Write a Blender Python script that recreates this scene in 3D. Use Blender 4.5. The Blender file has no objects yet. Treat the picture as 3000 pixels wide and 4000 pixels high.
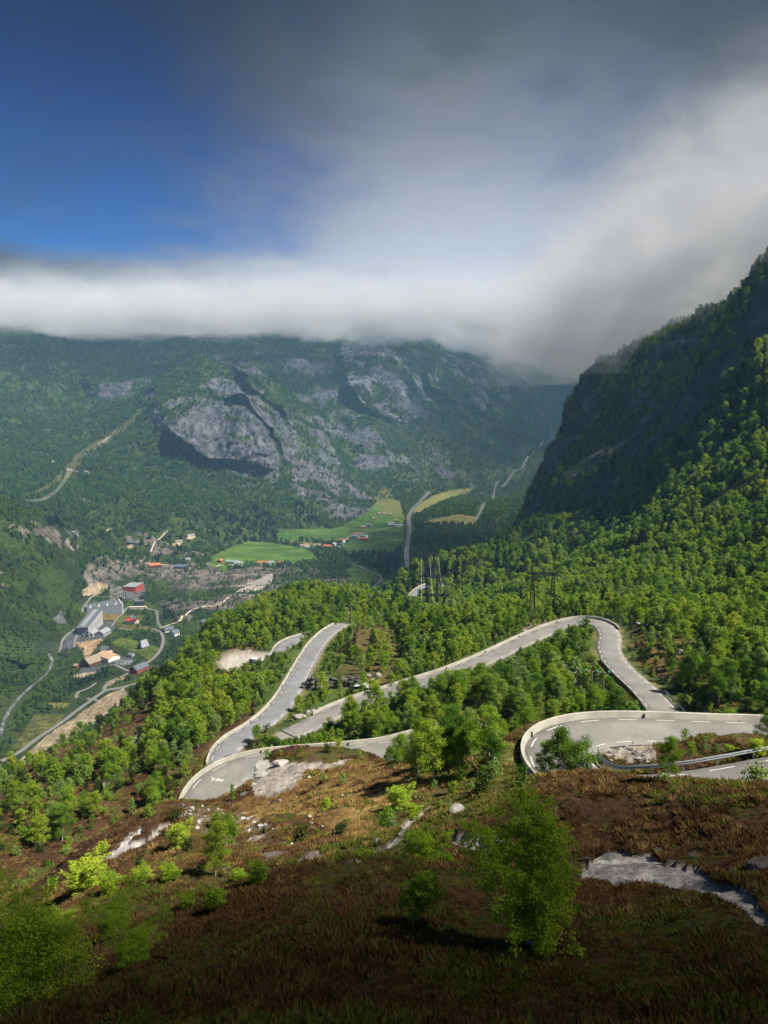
import bpy, math, random, time
import numpy as np
from mathutils import Vector, Matrix, Euler
T0=time.time()
sc=bpy.context.scene; COL=sc.collection
random.seed(7); rng=np.random.default_rng(7)
# ---------------------------------------------------------------- camera
F=2856.0; PITCH=math.radians(8.0)          # focal length in photograph pixels, downward tilt
cd=bpy.data.cameras.new("camera"); cam=bpy.data.objects.new("camera",cd); COL.objects.link(cam)
cd.sensor_fit='VERTICAL'; cd.sensor_height=36; cd.lens=F/4000*36; cd.clip_start=.1; cd.clip_end=60000
cam.location=(0,0,0); cam.rotation_euler=(math.radians(90)-PITCH,0,0); sc.camera=cam
# ---------------------------------------------------------------- sun, sky, exposure
SUN_AZ=math.radians(112); SUN_EL=math.radians(53)   # clockwise from the view direction
SUN=Vector((math.sin(SUN_AZ)*math.cos(SUN_EL),math.cos(SUN_AZ)*math.cos(SUN_EL),math.sin(SUN_EL)))
sd=bpy.data.lights.new("sun",'SUN'); sun=bpy.data.objects.new("sun",sd); COL.objects.link(sun)
sd.energy=4.9; sd.angle=math.radians(.6); sd.color=(1,.93,.82)
sun.rotation_euler=SUN.to_track_quat('Z','Y').to_euler()
sc.view_settings.view_transform='Standard'; sc.view_settings.look='None'
sc.view_settings.exposure=0.95; sc.view_settings.gamma=1
cy=sc.cycles
cy.max_bounces=7; cy.diffuse_bounces=2; cy.glossy_bounces=1; cy.transmission_bounces=2; cy.volume_bounces=4
cy.transparent_max_bounces=12; cy.use_denoising=True
cy.sample_clamp_indirect=3; cy.caustics_reflective=False; cy.caustics_refractive=False
cy.volume_max_steps=160; cy.volume_step_rate=.18
W=bpy.data.worlds.new("World"); sc.world=W; W.use_nodes=True
class NT:
    def __init__(s,nt): s.nt=nt; nt.nodes.clear()
    def n(s,t,**kw):
        o=s.nt.nodes.new(t)
        for k,v in kw.items():
            if k=='inp':
                for a,b in v.items():
                    if isinstance(b,bpy.types.NodeSocket): s.nt.links.new(b,o.inputs[a])
                    else: o.inputs[a].default_value=b
            else: setattr(o,k,v)
        return o
    def l(s,a,b): s.nt.links.new(a,b)
    def m(s,op,a,b=0.0,c=None,clamp=False):
        i={0:a,1:b}
        if c is not None: i[2]=c
        return s.n('ShaderNodeMath',operation=op,use_clamp=clamp,inp=i).outputs[0]
    def ramp(s,f,stops,mode='LINEAR'):
        r=s.n('ShaderNodeValToRGB'); r.color_ramp.interpolation=mode; e=r.color_ramp.elements
        while len(e)<len(stops): e.new(.5)
        for q,(p,c) in zip(e,stops): q.position=p; q.color=(*c,1) if len(c)==3 else c
        s.l(f,r.inputs[0]); return r.outputs[0]
    def mix(s,f,a,b,bt='MIX'):
        o=s.n('ShaderNodeMix',data_type='RGBA',blend_type=bt)
        for k,v in ((0,f),(6,a),(7,b)):
            if isinstance(v,bpy.types.NodeSocket): s.l(v,o.inputs[k])
            else: o.inputs[k].default_value=v if not isinstance(v,tuple) else (*v[:3],1)
        return o.outputs[2]
    def sstep(s,v,a,b):
        o=s.n('ShaderNodeMapRange',interpolation_type='SMOOTHSTEP'); s.l(v,o.inputs[0])
        o.inputs[1].default_value=a; o.inputs[2].default_value=b; return o.outputs[0]
    def noise(s,vec,scale,detail=4,rough=.5,dist=0):
        o=s.n('ShaderNodeTexNoise'); o.inputs['Scale'].default_value=scale; o.inputs['Detail'].default_value=detail
        o.inputs['Roughness'].default_value=rough; o.inputs['Distortion'].default_value=dist
        if vec is not None: s.l(vec,o.inputs['Vector'])
        return o.outputs[0]
w=NT(W.node_tree)
tc=w.n('ShaderNodeTexCoord').outputs['Generated']
sky=w.n('ShaderNodeTexSky',sky_type='NISHITA',sun_disc=False,sun_elevation=SUN_EL,sun_rotation=SUN_AZ)
sky.altitude=900; sky.air_density=1.0; sky.dust_density=.3; sky.ozone_density=4.5
sx=w.n('ShaderNodeSeparateXYZ',inp={0:tc}); X,Y,Z=sx.outputs
zz=w.m('MAXIMUM',Z,.0)
inv=w.m('DIVIDE',1.0,w.m('ADD',zz,.22))
pv=w.n('ShaderNodeCombineXYZ',inp={0:w.m('MULTIPLY',X,inv),1:w.m('MULTIPLY',Y,inv),2:0.0}).outputs[0]
n1=w.noise(pv,1.4,7,.58,.5); n2=w.noise(pv,4.2,8,.62,.5)
sv=w.n('ShaderNodeVectorMath',operation='MULTIPLY',inp={0:tc,1:(1,1,2.4)}).outputs[0]
n3=w.noise(sv,3.4,8,.58,.45)
nn=w.m('ADD',w.m('MULTIPLY',n1,.40),w.m('ADD',w.m('MULTIPLY',n2,.15),w.m('MULTIPLY',n3,.45)))
# cover: full band along the horizon, open blue to the left above it, closed to the right
band=w.m('SUBTRACT',1.0,w.sstep(w.m('ADD',Z,w.m('MULTIPLY',w.m('SUBTRACT',n3,.5),.16)),.12,.21))
right=w.sstep(X,-.34,.12)
cov=w.m('ADD',nn,w.m('ADD',w.m('MULTIPLY',band,.5),w.m('MULTIPLY',right,.27)))
cov=w.sstep(cov,.46,.80)
hs=w.m('ADD',w.m('MULTIPLY',w.m('SUBTRACT',Z,.04),1.95),w.m('MULTIPLY',w.m('POWER',w.m('ABSOLUTE',w.m('SUBTRACT',X,.10)),2.0),2.1))
base=w.ramp(w.m('ADD',hs,w.m('ADD',w.m('MULTIPLY',w.m('SUBTRACT',n3,.5),.62),w.m('MULTIPLY',w.m('SUBTRACT',n2,.5),.34))),
    [(0,(.46,.475,.52)),(.16,(.42,.43,.48)),(.36,(.29,.30,.34)),(.56,(.145,.152,.178)),(.80,(.045,.048,.058)),(1,(.016,.018,.022))])
base=w.mix(1.0,base,w.ramp(w.m('ADD',w.m('MULTIPLY',n3,.6),w.m('MULTIPLY',n2,.4)),[(.34,(.55,.56,.60)),(.50,(.98,.98,.98)),(.64,(1.36,1.35,1.32))]),'MULTIPLY')
# sky texture: saturated, darker towards the zenith as seen past the cloud
skc=w.n('ShaderNodeVectorMath',operation='MULTIPLY',inp={0:sky.outputs[0],1:(.22,.60,1.0)}).outputs[0]
skc=w.mix(1.0,skc,w.ramp(Z,[(.12,(1,1,1)),(.24,(.55,.60,.76)),(.36,(.13,.21,.38)),(.45,(.04,.08,.18))]),'MULTIPLY')
bgs=w.n('ShaderNodeBackground',inp={0:skc,1:.058})
bgc=w.n('ShaderNodeBackground',inp={0:base,1:1.0})
ms=w.n('ShaderNodeMixShader',inp={0:w.m('MULTIPLY',cov,.97)}); w.l(bgs.outputs[0],ms.inputs[1]); w.l(bgc.outputs[0],ms.inputs[2])
wo=w.n('ShaderNodeOutputWorld'); w.l(ms.outputs[0],wo.inputs[0])
W.cycles.sampling_method='MANUAL'; W.cycles.sample_map_resolution=512
# ---------------------------------------------------------------- helpers
_cp,_sp=math.cos(PITCH),math.sin(PITCH)
def ray(px,py):
    a=px-1500.; b=2000.-py
    return a, b*_sp+F*_cp, b*_cp-F*_sp
def at_r(px,py,r):                       # point at horizontal distance r seen along that direction
    x,y,z=ray(px,py); h=math.hypot(x,y); return Vector((x/h*r,y/h*r,z/h*r))
def at_z(px,py,z0):                      # point at level z0
    x,y,z=ray(px,py); k=z0/z; return Vector((x*k,y*k,z0))
def project(x,y,z):
    d=y*_cp-z*_sp; d=np.where(np.abs(d)<1e-6,1e-6,d)
    return 1500+F*x/d, 2000-F*(y*_sp+z*_cp)/d
def tag(o,label=None,cat=None,group=None,kind=None):
    if label: o['label']=label
    if cat: o['category']=cat
    if group: o['group']=group
    if kind: o['kind']=kind
    return o
def empty(name,loc,rz=0,**k):
    o=bpy.data.objects.new(name,None); COL.objects.link(o); o.location=loc; o.rotation_euler=(0,0,rz); o.empty_display_size=.5
    return tag(o,**k)
def mesh_obj(name,V,Fc,mats,parent=None,smooth=False,mi=None,loc=None,link=True):
    me=bpy.data.meshes.new(name)
    V=np.asarray(V,dtype=np.float32).reshape(-1,3)
    if isinstance(Fc,np.ndarray):
        n,k=Fc.shape; me.vertices.add(len(V)); me.loops.add(n*k); me.polygons.add(n)
        me.vertices.foreach_set('co',V.ravel()); me.loops.foreach_set('vertex_index',Fc.ravel().astype(np.int32))
        me.polygons.foreach_set('loop_start',np.arange(0,n*k,k,dtype=np.int32))
        me.polygons.foreach_set('loop_total',np.full(n,k,dtype=np.int32))
    else:
        me.from_pydata([tuple(map(float,v)) for v in V],[],[list(f) for f in Fc])
    for m in (mats if isinstance(mats,(list,tuple)) else [mats]): me.materials.append(m)
    if mi is not None: me.polygons.foreach_set('material_index',np.asarray(mi,dtype=np.int32))
    if smooth: me.polygons.foreach_set('use_smooth',np.ones(len(me.polygons),dtype=bool))
    me.update(calc_edges=True)
    o=bpy.data.objects.new(name,me)
    if link: COL.objects.link(o)
    if parent: o.parent=parent
    if loc is not None: o.location=loc
    return o
def box(x0,x1,y0,y1,z0,z1):
    V=[(x,y,z) for z in (z0,z1) for y in (y0,y1) for x in (x0,x1)]
    return V,[(0,2,3,1),(4,5,7,6),(0,1,5,4),(2,6,7,3),(0,4,6,2),(1,3,7,5)]
def principled(name,col,rough=.8,metal=0,noise=None,bump=None,spec=.3):
    m=bpy.data.materials.new(name); m.use_nodes=True; t=NT(m.node_tree)
    p=t.n('ShaderNodeBsdfPrincipled'); p.inputs['Roughness'].default_value=rough; p.inputs['Metallic'].default_value=metal
    p.inputs['Specular IOR Level'].default_value=spec
    geo=t.n('ShaderNodeNewGeometry').outputs['Position']
    if noise:
        sc_,amt=noise; nz=t.noise(geo,sc_,6,.6)
        c=t.ramp(nz,[(.25,tuple(v*(1-amt) for v in col)),(.75,tuple(min(1,v*(1+amt)) for v in col))]); t.l(c,p.inputs[0])
    else: p.inputs[0].default_value=(*col,1)
    if bump:
        b=t.n('ShaderNodeBump',inp={'Height':t.noise(geo,bump[0],5,.6),'Strength':bump[1],'Distance':bump[2]}); t.l(b.outputs[0],p.inputs['Normal'])
    o=t.n('ShaderNodeOutputMaterial'); t.l(p.outputs[0],o.inputs[0]); return m
# vectorised value noise, fbm
_perm=rng.permutation(65536).astype(np.int64); _val=rng.random(65536).astype(np.float32)*2-1
def vnoise(x,y,z=None):
    xi=np.floor(x).astype(np.int64); yi=np.floor(y).astype(np.int64); fx=(x-xi).astype(np.float32); fy=(y-yi).astype(np.float32)
    fx=fx*fx*fx*(fx*(fx*6-15)+10); fy=fy*fy*fy*(fy*(fy*6-15)+10)
    def pl(zi):
        def h(a,b): return _val[_perm[(_perm[(_perm[a&65535]+b)&65535]+zi)&65535]]
        return (h(xi,yi)*(1-fx)+h(xi+1,yi)*fx)*(1-fy)+(h(xi,yi+1)*(1-fx)+h(xi+1,yi+1)*fx)*fy
    if z is None: return pl(0)
    zi=np.floor(z).astype(np.int64); fz=(z-zi).astype(np.float32); fz=fz*fz*(3-2*fz)
    return pl(zi)*(1-fz)+pl(zi+1)*fz
def fbm(x,y,s,octv,z=None,gain=.5,ridged=False):
    o=np.zeros(x.shape,np.float32); a=1.; t=0.
    for i in range(octv):
        k=(2.03**i)/s
        v=vnoise(x*k+17.3*i,y*k-9.1*i,None if z is None else z*k+3.7*i)
        if ridged: v=1-2*np.abs(v)
        o+=a*v; t+=a; a*=gain
    return o/t
def sstep(v,a,b):
    t=np.clip((v-a)/(b-a),0,1); return t*t*(3-2*t)
def inpoly(px,py,poly):
    r=np.zeros(px.shape,bool); n=len(poly)
    for i in range(n):
        x1,y1=poly[i]; x2,y2=poly[(i+1)%n]
        if y1==y2: continue
        c=((y1>py)!=(y2>py))&(px<(x2-x1)*(py-y1)/(y2-y1)+x1); r^=c
    return r
def resample(P,step):
    P=np.array([tuple(p) for p in P],float)
    # Catmull-Rom through the points, then even spacing
    Q=[]
    for i in range(len(P)-1):
        p0=P[max(i-1,0)];p1=P[i];p2=P[i+1];p3=P[min(i+2,len(P)-1)]
        for t in np.linspace(0,1,12,endpoint=False):
            Q.append(.5*((2*p1)+(-p0+p2)*t+(2*p0-5*p1+4*p2-p3)*t*t+(-p0+3*p1-3*p2+p3)*t**3))
    Q.append(P[-1]); Q=np.array(Q)
    d=np.concatenate([[0],np.cumsum(np.linalg.norm(np.diff(Q,axis=0),axis=1))])
    n=max(2,int(d[-1]/step)+1); s=np.linspace(0,d[-1],n)
    return np.stack([np.interp(s,d,Q[:,k]) for k in range(Q.shape[1])],1)
# ---------------------------------------------------------------- roads: centre lines as (direction, level)
def rl(pts): return [at_z(x,y,z) for x,y,z in pts]
ROADS={
 'A':(rl([(3350,2885,-33.5),(3000,2866,-33),(2850,2862,-32.6),(2700,2857,-32.2),(2550,2853,-31.8),(2420,2853,-31.4),(2300,2864,-31.0),(2222,2890,-30.6),(2188,2930,-30.2),(2198,2985,-29.8),(2255,3040,-29.3),(2375,3085,-28.8),(2560,3100,-28.2),(2750,3088,-27.6),(2900,3066,-27.1),(3050,3040,-26.6),(3300,3000,-26)]),5.6),
 'C':(rl([(1860,2850,-51.0),(1740,2875,-51.3),(1640,2903,-51.6),(1500,2936,-52),(1300,2957,-52.3),(1150,2968,-52.6),(1020,2983,-52.8),(925,3010,-53),(855,3055,-53.1),(815,3110,-53.2),(800,3165,-53.3)]),6.3),
 'D':(rl([(868,2985,-63.5),(885,2935,-63.8),(928,2890,-64.2),(1002,2843,-64.8),(1070,2787,-65.6),(1118,2728,-66.5),(1160,2655,-67.8),(1203,2575,-69.6),(1243,2513,-71.5),(1290,2467,-73.2),(1332,2441,-74.8)]),4.7),
 'E':(rl([(1130,2868,-63.8),(1180,2845,-63.6),(1255,2808,-63.0),(1340,2768,-62.4),(1450,2728,-61.7),(1560,2694,-61),(1750,2634,-59.8),(1900,2574,-58.6),(2050,2503,-57.3),(2150,2460,-56.2),(2245,2431,-55.2),(2310,2427,-54.6),(2362,2448,-54.2),(2382,2487,-53.8),(2378,2530,-53.4),(2403,2585,-52.4),(2455,2640,-51.2),(2512,2690,-50.1),(2560,2738,-49.0),(2610,2800,-48)]),4.8),
 'Fr':(rl([(1045,2600,-92),(1080,2575,-92),(1098,2550,-92.3),(1112,2524,-92.8),(1145,2503,-93.3),(1185,2490,-93.8),(1240,2476,-94.5)]),6.5),
 'G':(rl([(1603,2350,-134),(1620,2325,-134.5),(1650,2298,-135),(1692,2282,-135.5),(1730,2283,-136),(1775,2297,-136)]),7.5),
 'H':(rl([(1600,2422,-104),(1640,2419,-104),(1690,2414,-104.4),(1745,2409,-105),(1800,2402,-106)]),6.5),
 'I':(rl([(1570,2462,-91),(1665,2452,-90.5),(1720,2443,-90.2),(1770,2434,-90),(1825,2427,-89.8),(1880,2424,-89.5)]),6.5),
 'J':(rl([(1740,2398,-117),(1800,2392,-117),(1850,2389,-117.4),(1905,2393,-118)]),6.5),
 'K':(rl([(1255,2445,-98),(1290,2443,-98),(1330,2436,-98.5)]),6.5),
}
RS={k:resample(v[0],1.0 if k in 'ACDE' else 2.0) for k,v in ROADS.items()}
# ---------------------------------------------------------------- terrain control points (direction, horizontal distance)
CR=[(0,4000,14),(750,4000,10),(1500,4000,10),(2250,4000,10),(3000,4000,11),
 (300,3900,18),(300,3700,30),(300,3560,46),(60,3660,52),(640,3780,15.5),(760,3680,18),(880,3530,23),(1100,3412,27),(1360,3376,28),(1500,3368,28),(1660,3395,27),(1900,3400,27.5),
 (1300,3600,18),(1500,3700,15.5),(1900,3650,17),(2300,3750,14.5),(2700,3750,15),(1100,3800,13.5),
 (2150,3480,24.5),(2350,3540,22.5),(2600,3480,24.5),(2900,3560,21.5),(2350,3370,29),(2600,3370,29.5),(2900,3400,27.5),(2500,3290,34),(2250,3280,34),(2600,3150,38),(3000,3200,35),(2300,3100,40.5),(2900,3100,40),(2500,3046,43.5),(2150,2965,55.5),(3000,3080,42),(2750,3070,43.5),(2330,3022,46),
 (1900,3250,38),(1600,3300,40),(1750,3180,49),(1850,3070,60),(1700,3010,70),(2020,3000,60),(1950,2940,72),(1500,3100,66),(1200,3120,73),(1000,3170,76),(1400,2990,88),(1560,2985,82),(1230,2998,87),(1050,3050,86),(900,3132,82),(740,3135,80),
 (700,3400,48),(1000,3300,57),(1000,3420,44),(1400,3300,43),(500,3420,55),
 (180,3475,72),(300,3335,74),(430,3235,76),(600,3160,78),
 (300,3200,118),(100,3380,98),(0,3520,86),(100,3100,158),(300,3000,170),(500,3000,148),(650,3000,132),(0,3100,172),
 (0,3060,205),(150,2975,215),(350,2890,226),(460,2790,240),(560,2690,256),(750,2520,322),(870,2450,350),(1000,2410,385),(1250,2362,430),
 (700,2830,166),(700,2650,228),(520,2830,195),(850,2660,236),(880,2475,315),(900,2790,162),(1000,2640,244),(950,2560,262),(1100,2600,250),(1030,2480,300),(1150,2435,345),
 (1500,2600,190),(1450,2460,252),(1450,2690,163),(1600,2520,222),(1800,2500,222),(2000,2425,250),(1350,2560,208),(1250,2700,165),(1450,2830,128),(1700,2780,125),(1900,2700,140),(2200,2600,150),(2150,2530,178),
 (1450,2355,440),(1550,2300,600),(1690,2262,720),(1560,2380,450),(1900,2330,500),(1650,2360,490),
 (1800,2205,800),(1900,2172,860),(2000,2085,960),(2110,1960,1060),(2140,1830,1150),(2200,1740,1190),(2242,1600,1230),(2314,1490,1260),(2390,1440,1290),(2510,1365,1300),(2600,1300,1290),(2700,1270,1250),(2820,1230,1150),(3000,1160,1000),(3000,1200,1300),(2820,1280,1450),(2650,1350,1600),(2500,1430,1700),(3250,1060,1000),(3250,1100,1400),
 (2100,2300,440),(2100,2418,292),(2300,2300,330),(2300,2385,242),(2450,2400,215),(2600,2400,225),(2600,2250,330),(2600,2100,430),(2900,2500,168),(3000,2600,140),(2800,2600,146),(2650,2680,130),(2900,2300,262),(3000,2100,345),(2900,1950,415),
 (2300,2150,500),(2300,2050,610),(2200,1980,800),(2600,1900,570),(2500,1800,680),(2300,1850,860),(2700,1700,630),(2900,1700,500),(2900,1500,570),(3000,1280,620),(2700,1400,840),(2600,1300,1020),(2850,1250,760),(2850,1200,950),
 (100,2400,1060),(0,2480,1000),(0,2300,1110),(100,2150,1190),(0,1965,1300),(100,1985,1320),(190,2040,1330),(250,2180,1290),(283,2100,1420),(210,2330,1180),(160,2450,1050),
 (0,1890,1950),(300,1880,1960),(500,2000,1700),(150,1950,1800),(700,2030,1640),(0,1700,2400),(300,1700,2500),(0,1500,2900),(0,1350,3300),(300,1350,3600),(300,1500,3000),(500,1500,3000),(450,1700,2450),(600,1690,2330),(560,1560,2900),(650,1560,2500),(700,1380,3400),(620,1450,3200),
 (800,1440,2680),(930,1470,2600),(720,1520,2560),(1050,1520,2560),(1090,1650,2380),(1090,1870,2010),(850,1830,2050),(640,1700,2150),(700,1620,2240),(900,1640,2160),(1000,1740,2090),(1160,1810,2130),(950,1540,2400),(850,1540,2430),
 (1150,1590,2800),(1180,1450,3200),(950,1390,3300),(1230,1840,2180),(1370,1990,1950),(1200,2040,1800),(1000,2030,1740),(850,1950,1840),(1300,1700,2700),(1300,1500,3100),(1300,1350,3500),(1450,1310,3500),(1550,1400,3300),(1600,1650,2900),(1460,1620,2800),(1400,1480,3000),(1600,1850,2550),(1480,1930,2330),(1700,1600,3250),(1800,1700,3200),(1830,1520,3700),(1750,1380,4100),(1500,1150,5200),(500,1150,5200),(1100,1200,5200),
 (2000,1600,4100),(2000,1450,4500),(2100,1725,4150),(2000,1800,3350),(1900,1885,2850),(1700,1900,2650),(2250,1500,5300),(2200,1400,5400),(2200,1640,4900),(2000,1200,5600)]
CZ=[(0,2900,-320),(150,2750,-318),(100,2600,-316),(300,2620,-314),(450,2500,-310),(700,2420,-305),(420,2350,-306),(650,2250,-300),(500,2150,-290),(800,2250,-300),(800,2120,-290),(900,2150,-297),(1200,2150,-297),(1400,2200,-297),(1590,2240,-297),(1400,2060,-292),(1590,2080,-291),(1750,2130,-292),(1600,1980,-283),(1840,1965,-276),(1950,2020,-283),(1300,2270,-300),(1000,2280,-300),(1000,2100,-291)]
CH=[(0,330,-262),(0,450,-318),(350,370,-290),(350,480,-318),(560,430,-290),(560,600,-314),(750,520,-290),(750,680,-310),(1000,600,-270),(1000,760,-306),(1250,660,-270),(1250,860,-304),(1450,800,-280),(1600,960,-292),(1780,1080,-290),
 (1950,1150,-270),(2050,1350,-288),(2150,1600,-285),(2250,1900,-240),(2350,1900,-130),(2900,2200,200),(2150,2600,-270),(2300,3200,-60),
 (1300,33,-25.0),(1000,32,-24.2),(1600,33,-24),(2500,85,-40),(2800,88,-41),(2200,80,-39.5),(2650,100,-45),(1300,112,-61),(1000,112,-62),(1500,110,-58),(1700,100,-54),(620,105,-66),(300,92,-58),(480,95,-62),
 (1400,290,-84),(1500,320,-88),(1900,260,-72),(2200,225,-62),
 (100,1500,-260),(0,1550,-240),(1500,2,-2.0),(400,2,-2.0),(2600,2,-2.0),(1500,4.5,-4.35),(500,4.5,-4.3),(2500,4.5,-4.3)]
pts=[]
for x,y,r in CR: pts.append(at_r(x,y,r))
for x,y,z in CZ: pts.append(at_z(x,y,z))
for x,r,z in CH:
    a=math.atan((x-1500)/F/math.cos(PITCH)*1.0); pts.append(Vector((math.sin(a)*r,math.cos(a)*r,z)))
for k,st in (('A',5),('C',6),('D',7),('E',9),('Fr',12),('G',25),('H',25),('I',25),('J',25)):
    for p in RS[k][::st]: pts.append(Vector(p))
C=np.array([tuple(p) for p in pts]); cr=np.hypot(C[:,0],C[:,1]); U=np.stack([np.arctan2(C[:,0],C[:,1]),np.log(cr)],1); Sv=C[:,2]/cr
def tps_k(d2): return .5*d2*np.log(d2+1e-12)
def fit():
    n=len(U); d2=((U[:,None]-U[None])**2).sum(-1); A=np.zeros((n+3,n+3)); A[:n,:n]=tps_k(d2)+np.eye(n)*2e-4
    Pm=np.c_[np.ones(n),U]; A[:n,n:]=Pm; A[n:,:n]=Pm.T
    return np.linalg.solve(A,np.r_[Sv,0,0,0])
WT=fit()
def tps(th,lr):
    th=np.clip(th,-.66,.66); o=np.zeros(th.size); f=np.stack([th.ravel(),lr.ravel()],1)
    for i in range(0,len(f),20000):
        q=f[i:i+20000]; d2=((q[:,None]-U[None])**2).sum(-1); o[i:i+20000]=tps_k(d2)@WT[:-3]+WT[-3]+q@WT[-2:]
    return o.reshape(th.shape)
# polar grid
dth=math.radians(.085); TH=list(np.arange(-math.radians(33),math.radians(33)+1e-9,dth)); st=dth; a=TH[-1]; ext=[]
while a<math.radians(100): st=min(st*1.12,math.radians(2.2)); a+=st; ext.append(a)
TH=np.array([-v for v in ext[::-1]]+TH+ext)
LR=np.concatenate([np.linspace(math.log(.6),math.log(500),760,endpoint=False),np.linspace(math.log(500),math.log(1400),350,endpoint=False),np.linspace(math.log(1400),math.log(5000),780,endpoint=False),np.linspace(math.log(5000),math.log(7500),30)])
cTH=np.linspace(TH[0],TH[-1],260); cTH=np.unique(np.r_[np.linspace(TH[0],-.6,12),np.linspace(-.6,.6,240),np.linspace(.6,TH[-1],12)]); cLR=np.linspace(LR[0],LR[-1],420)
cS=tps(*np.meshgrid(cTH,cLR,indexing='xy'))     # rows = lr
def bil(th,lr,G,a,b):
    i=np.clip(np.searchsorted(a,th)-1,0,len(a)-2); j=np.clip(np.searchsorted(b,lr)-1,0,len(b)-2)
    u=np.clip((th-a[i])/(a[i+1]-a[i]),0,1); v=np.clip((lr-b[j])/(b[j+1]-b[j]),0,1)
    return (G[j,i]*(1-u)+G[j,i+1]*u)*(1-v)+(G[j+1,i]*(1-u)+G[j+1,i+1]*u)*v
TG,LG=np.meshgrid(TH,LR,indexing='xy'); RG=np.exp(LG)
S0=np.clip(bil(TG,LG,cS,cTH,cLR),-1.3,.35); GX=np.sin(TG)*RG; GY=np.cos(TG)*RG; GZ=S0*RG
GZ=np.where(GZ>390,390+(GZ-390)*.12,GZ)
# slope of the large form
def gradmag(Z):
    dr=np.gradient(Z,axis=0)/np.gradient(RG,axis=0); dt=np.gradient(Z,axis=1)/(np.gradient(TG,axis=1)*RG)
    return dr,dt
gr,gt=gradmag(GZ); SL=np.hypot(gr,gt)
PX,PY=project(GX,GY,GZ)
print('grid',GX.shape,time.time()-T0)
# ---- relief
far=sstep(RG,1300,1900); mid=sstep(RG,350,700)*(1-far); near=1-sstep(RG,350,700)
steep=sstep(SL,.62,1.0)
knoll=np.zeros_like(GZ)
kp=[(330,2190),(560,2120),(820,2180),(900,2235),(1200,2220),(1420,2290),(1500,2350),(1000,2360),(700,2440),(600,2330),(480,2280),(330,2270)]
jx=fbm(GX,GY,60,3)*18; jy=fbm(GX+500,GY,60,3)*12
KN=(inpoly(PX+jx,PY+jy,kp)&(RG>800)&(RG<2000)).astype(np.float32)
rid=fbm(GX,GY*1.4,420,5,ridged=True); rid2=fbm(GX*1.0,GY,120,5,gain=.55)
ribs=fbm(GX,GY,150,5,z=GZ*.35,gain=.55,ridged=True)
GZ+=far*(sstep(SL,.12,.5)*(rid*62+rid2*20))
GZ+=mid*(sstep(SL,.15,.6)*rid2*14+fbm(GX,GY,40,4)*2.2)+mid*sstep(PX,1700,2300)*sstep(RG,450,700)*((fbm(GX*.8,GY*1.1,190,4,ridged=True)-.65)*26+(fbm(GX,GY,60,4,ridged=True)-.6)*9)
kn=fbm(GX*.55,GY*1.7,75,5,gain=.6,ridged=True)
GZ+=KN*(kn*9+2)
GZ+=near*(fbm(GX,GY,14,5,gain=.55)*sstep(RG,6,120)*1.3+fbm(GX,GY,3.2,5,gain=.55)*.42*sstep(RG,2,22)+fbm(GX,GY,.7,4)*.05)
# cliffs: push the face in and out horizontally, with ledges
gh=np.maximum(SL,1e-4); rx=GX/RG; ry=GY/RG
nxx=-(gr*rx+gt*ry)/gh; nyy=-(gr*ry-gt*rx)/gh
led=fbm(GX*.25,GY*.25,34,3,z=GZ,gain=.6)
amp=steep*(far*1.0+mid*.65)+mid*sstep(SL,.42,.7)*sstep(PX,2050,2400)*sstep(RG,480,650)*.45
dd=amp*(ribs*26+led*18+fbm(GX,GY,28,4,z=GZ*.6,gain=.6,ridged=True)*9)
GX2=GX+nxx*dd; GY2=GY+nyy*dd
# buttresses standing proud of the far wall: their faces come forward, their flanks drop into gullies
def proud(P,d,soft=30,edge=14):
    jx=fbm(GX,GY,130,4,z=GZ)*soft; jy=fbm(GX+900,GY,130,4,z=GZ)*soft; m=np.zeros(GZ.shape,np.float32); xs=[p[0] for p in P]; ys=[p[1] for p in P]
    for k in range(5): 
        f=1-k*.045*edge/14; cx=sum(xs)/len(xs); cy_=sum(ys)/len(ys); m+=.2*inpoly(PX+jx,PY+jy,[(cx+(x-cx)*f,cy_+(y-cy_)*f) for x,y in P])
    m*=(RG>1700); y1=max(ys); y0=min(ys); return m*d*sstep(y1-PY,.02*(y1-y0),.55*(y1-y0))*sstep(PY-y0,-.02*(y1-y0),.33*(y1-y0))
FACE=[(590,1670),(600,1600),(680,1560),(790,1550),(900,1570),(985,1600),(1040,1680),(1080,1760),(1098,1850),(1085,1888),(1000,1872),(900,1852),(820,1800),(720,1745),(640,1715)]
TIER=[(780,1490),(860,1470),(1000,1520),(1050,1600),(1080,1700),(1165,1790),(1165,1830),(1115,1800),(1060,1690),(960,1590),(850,1550)]
pr=proud(FACE,95,12)+proud(TIER,70,12)+proud([(1300,1300),(1480,1290),(1580,1400),(1640,1660),(1560,1720),(1450,1640),(1380,1560),(1310,1450)],150)+proud([(1640,1380),(1850,1400),(1950,1560),(1900,1640),(1760,1600),(1650,1500)],120)+proud([(330,1490),(560,1440),(640,1560),(480,1620),(350,1580)],60)+proud([(850,1380),(1010,1390),(1120,1520),(1250,1720),(1200,1740),(1060,1600)],80)
GX2-=GX/RG*pr; GY2-=GY/RG*pr
print('relief',time.time()-T0)
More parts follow.
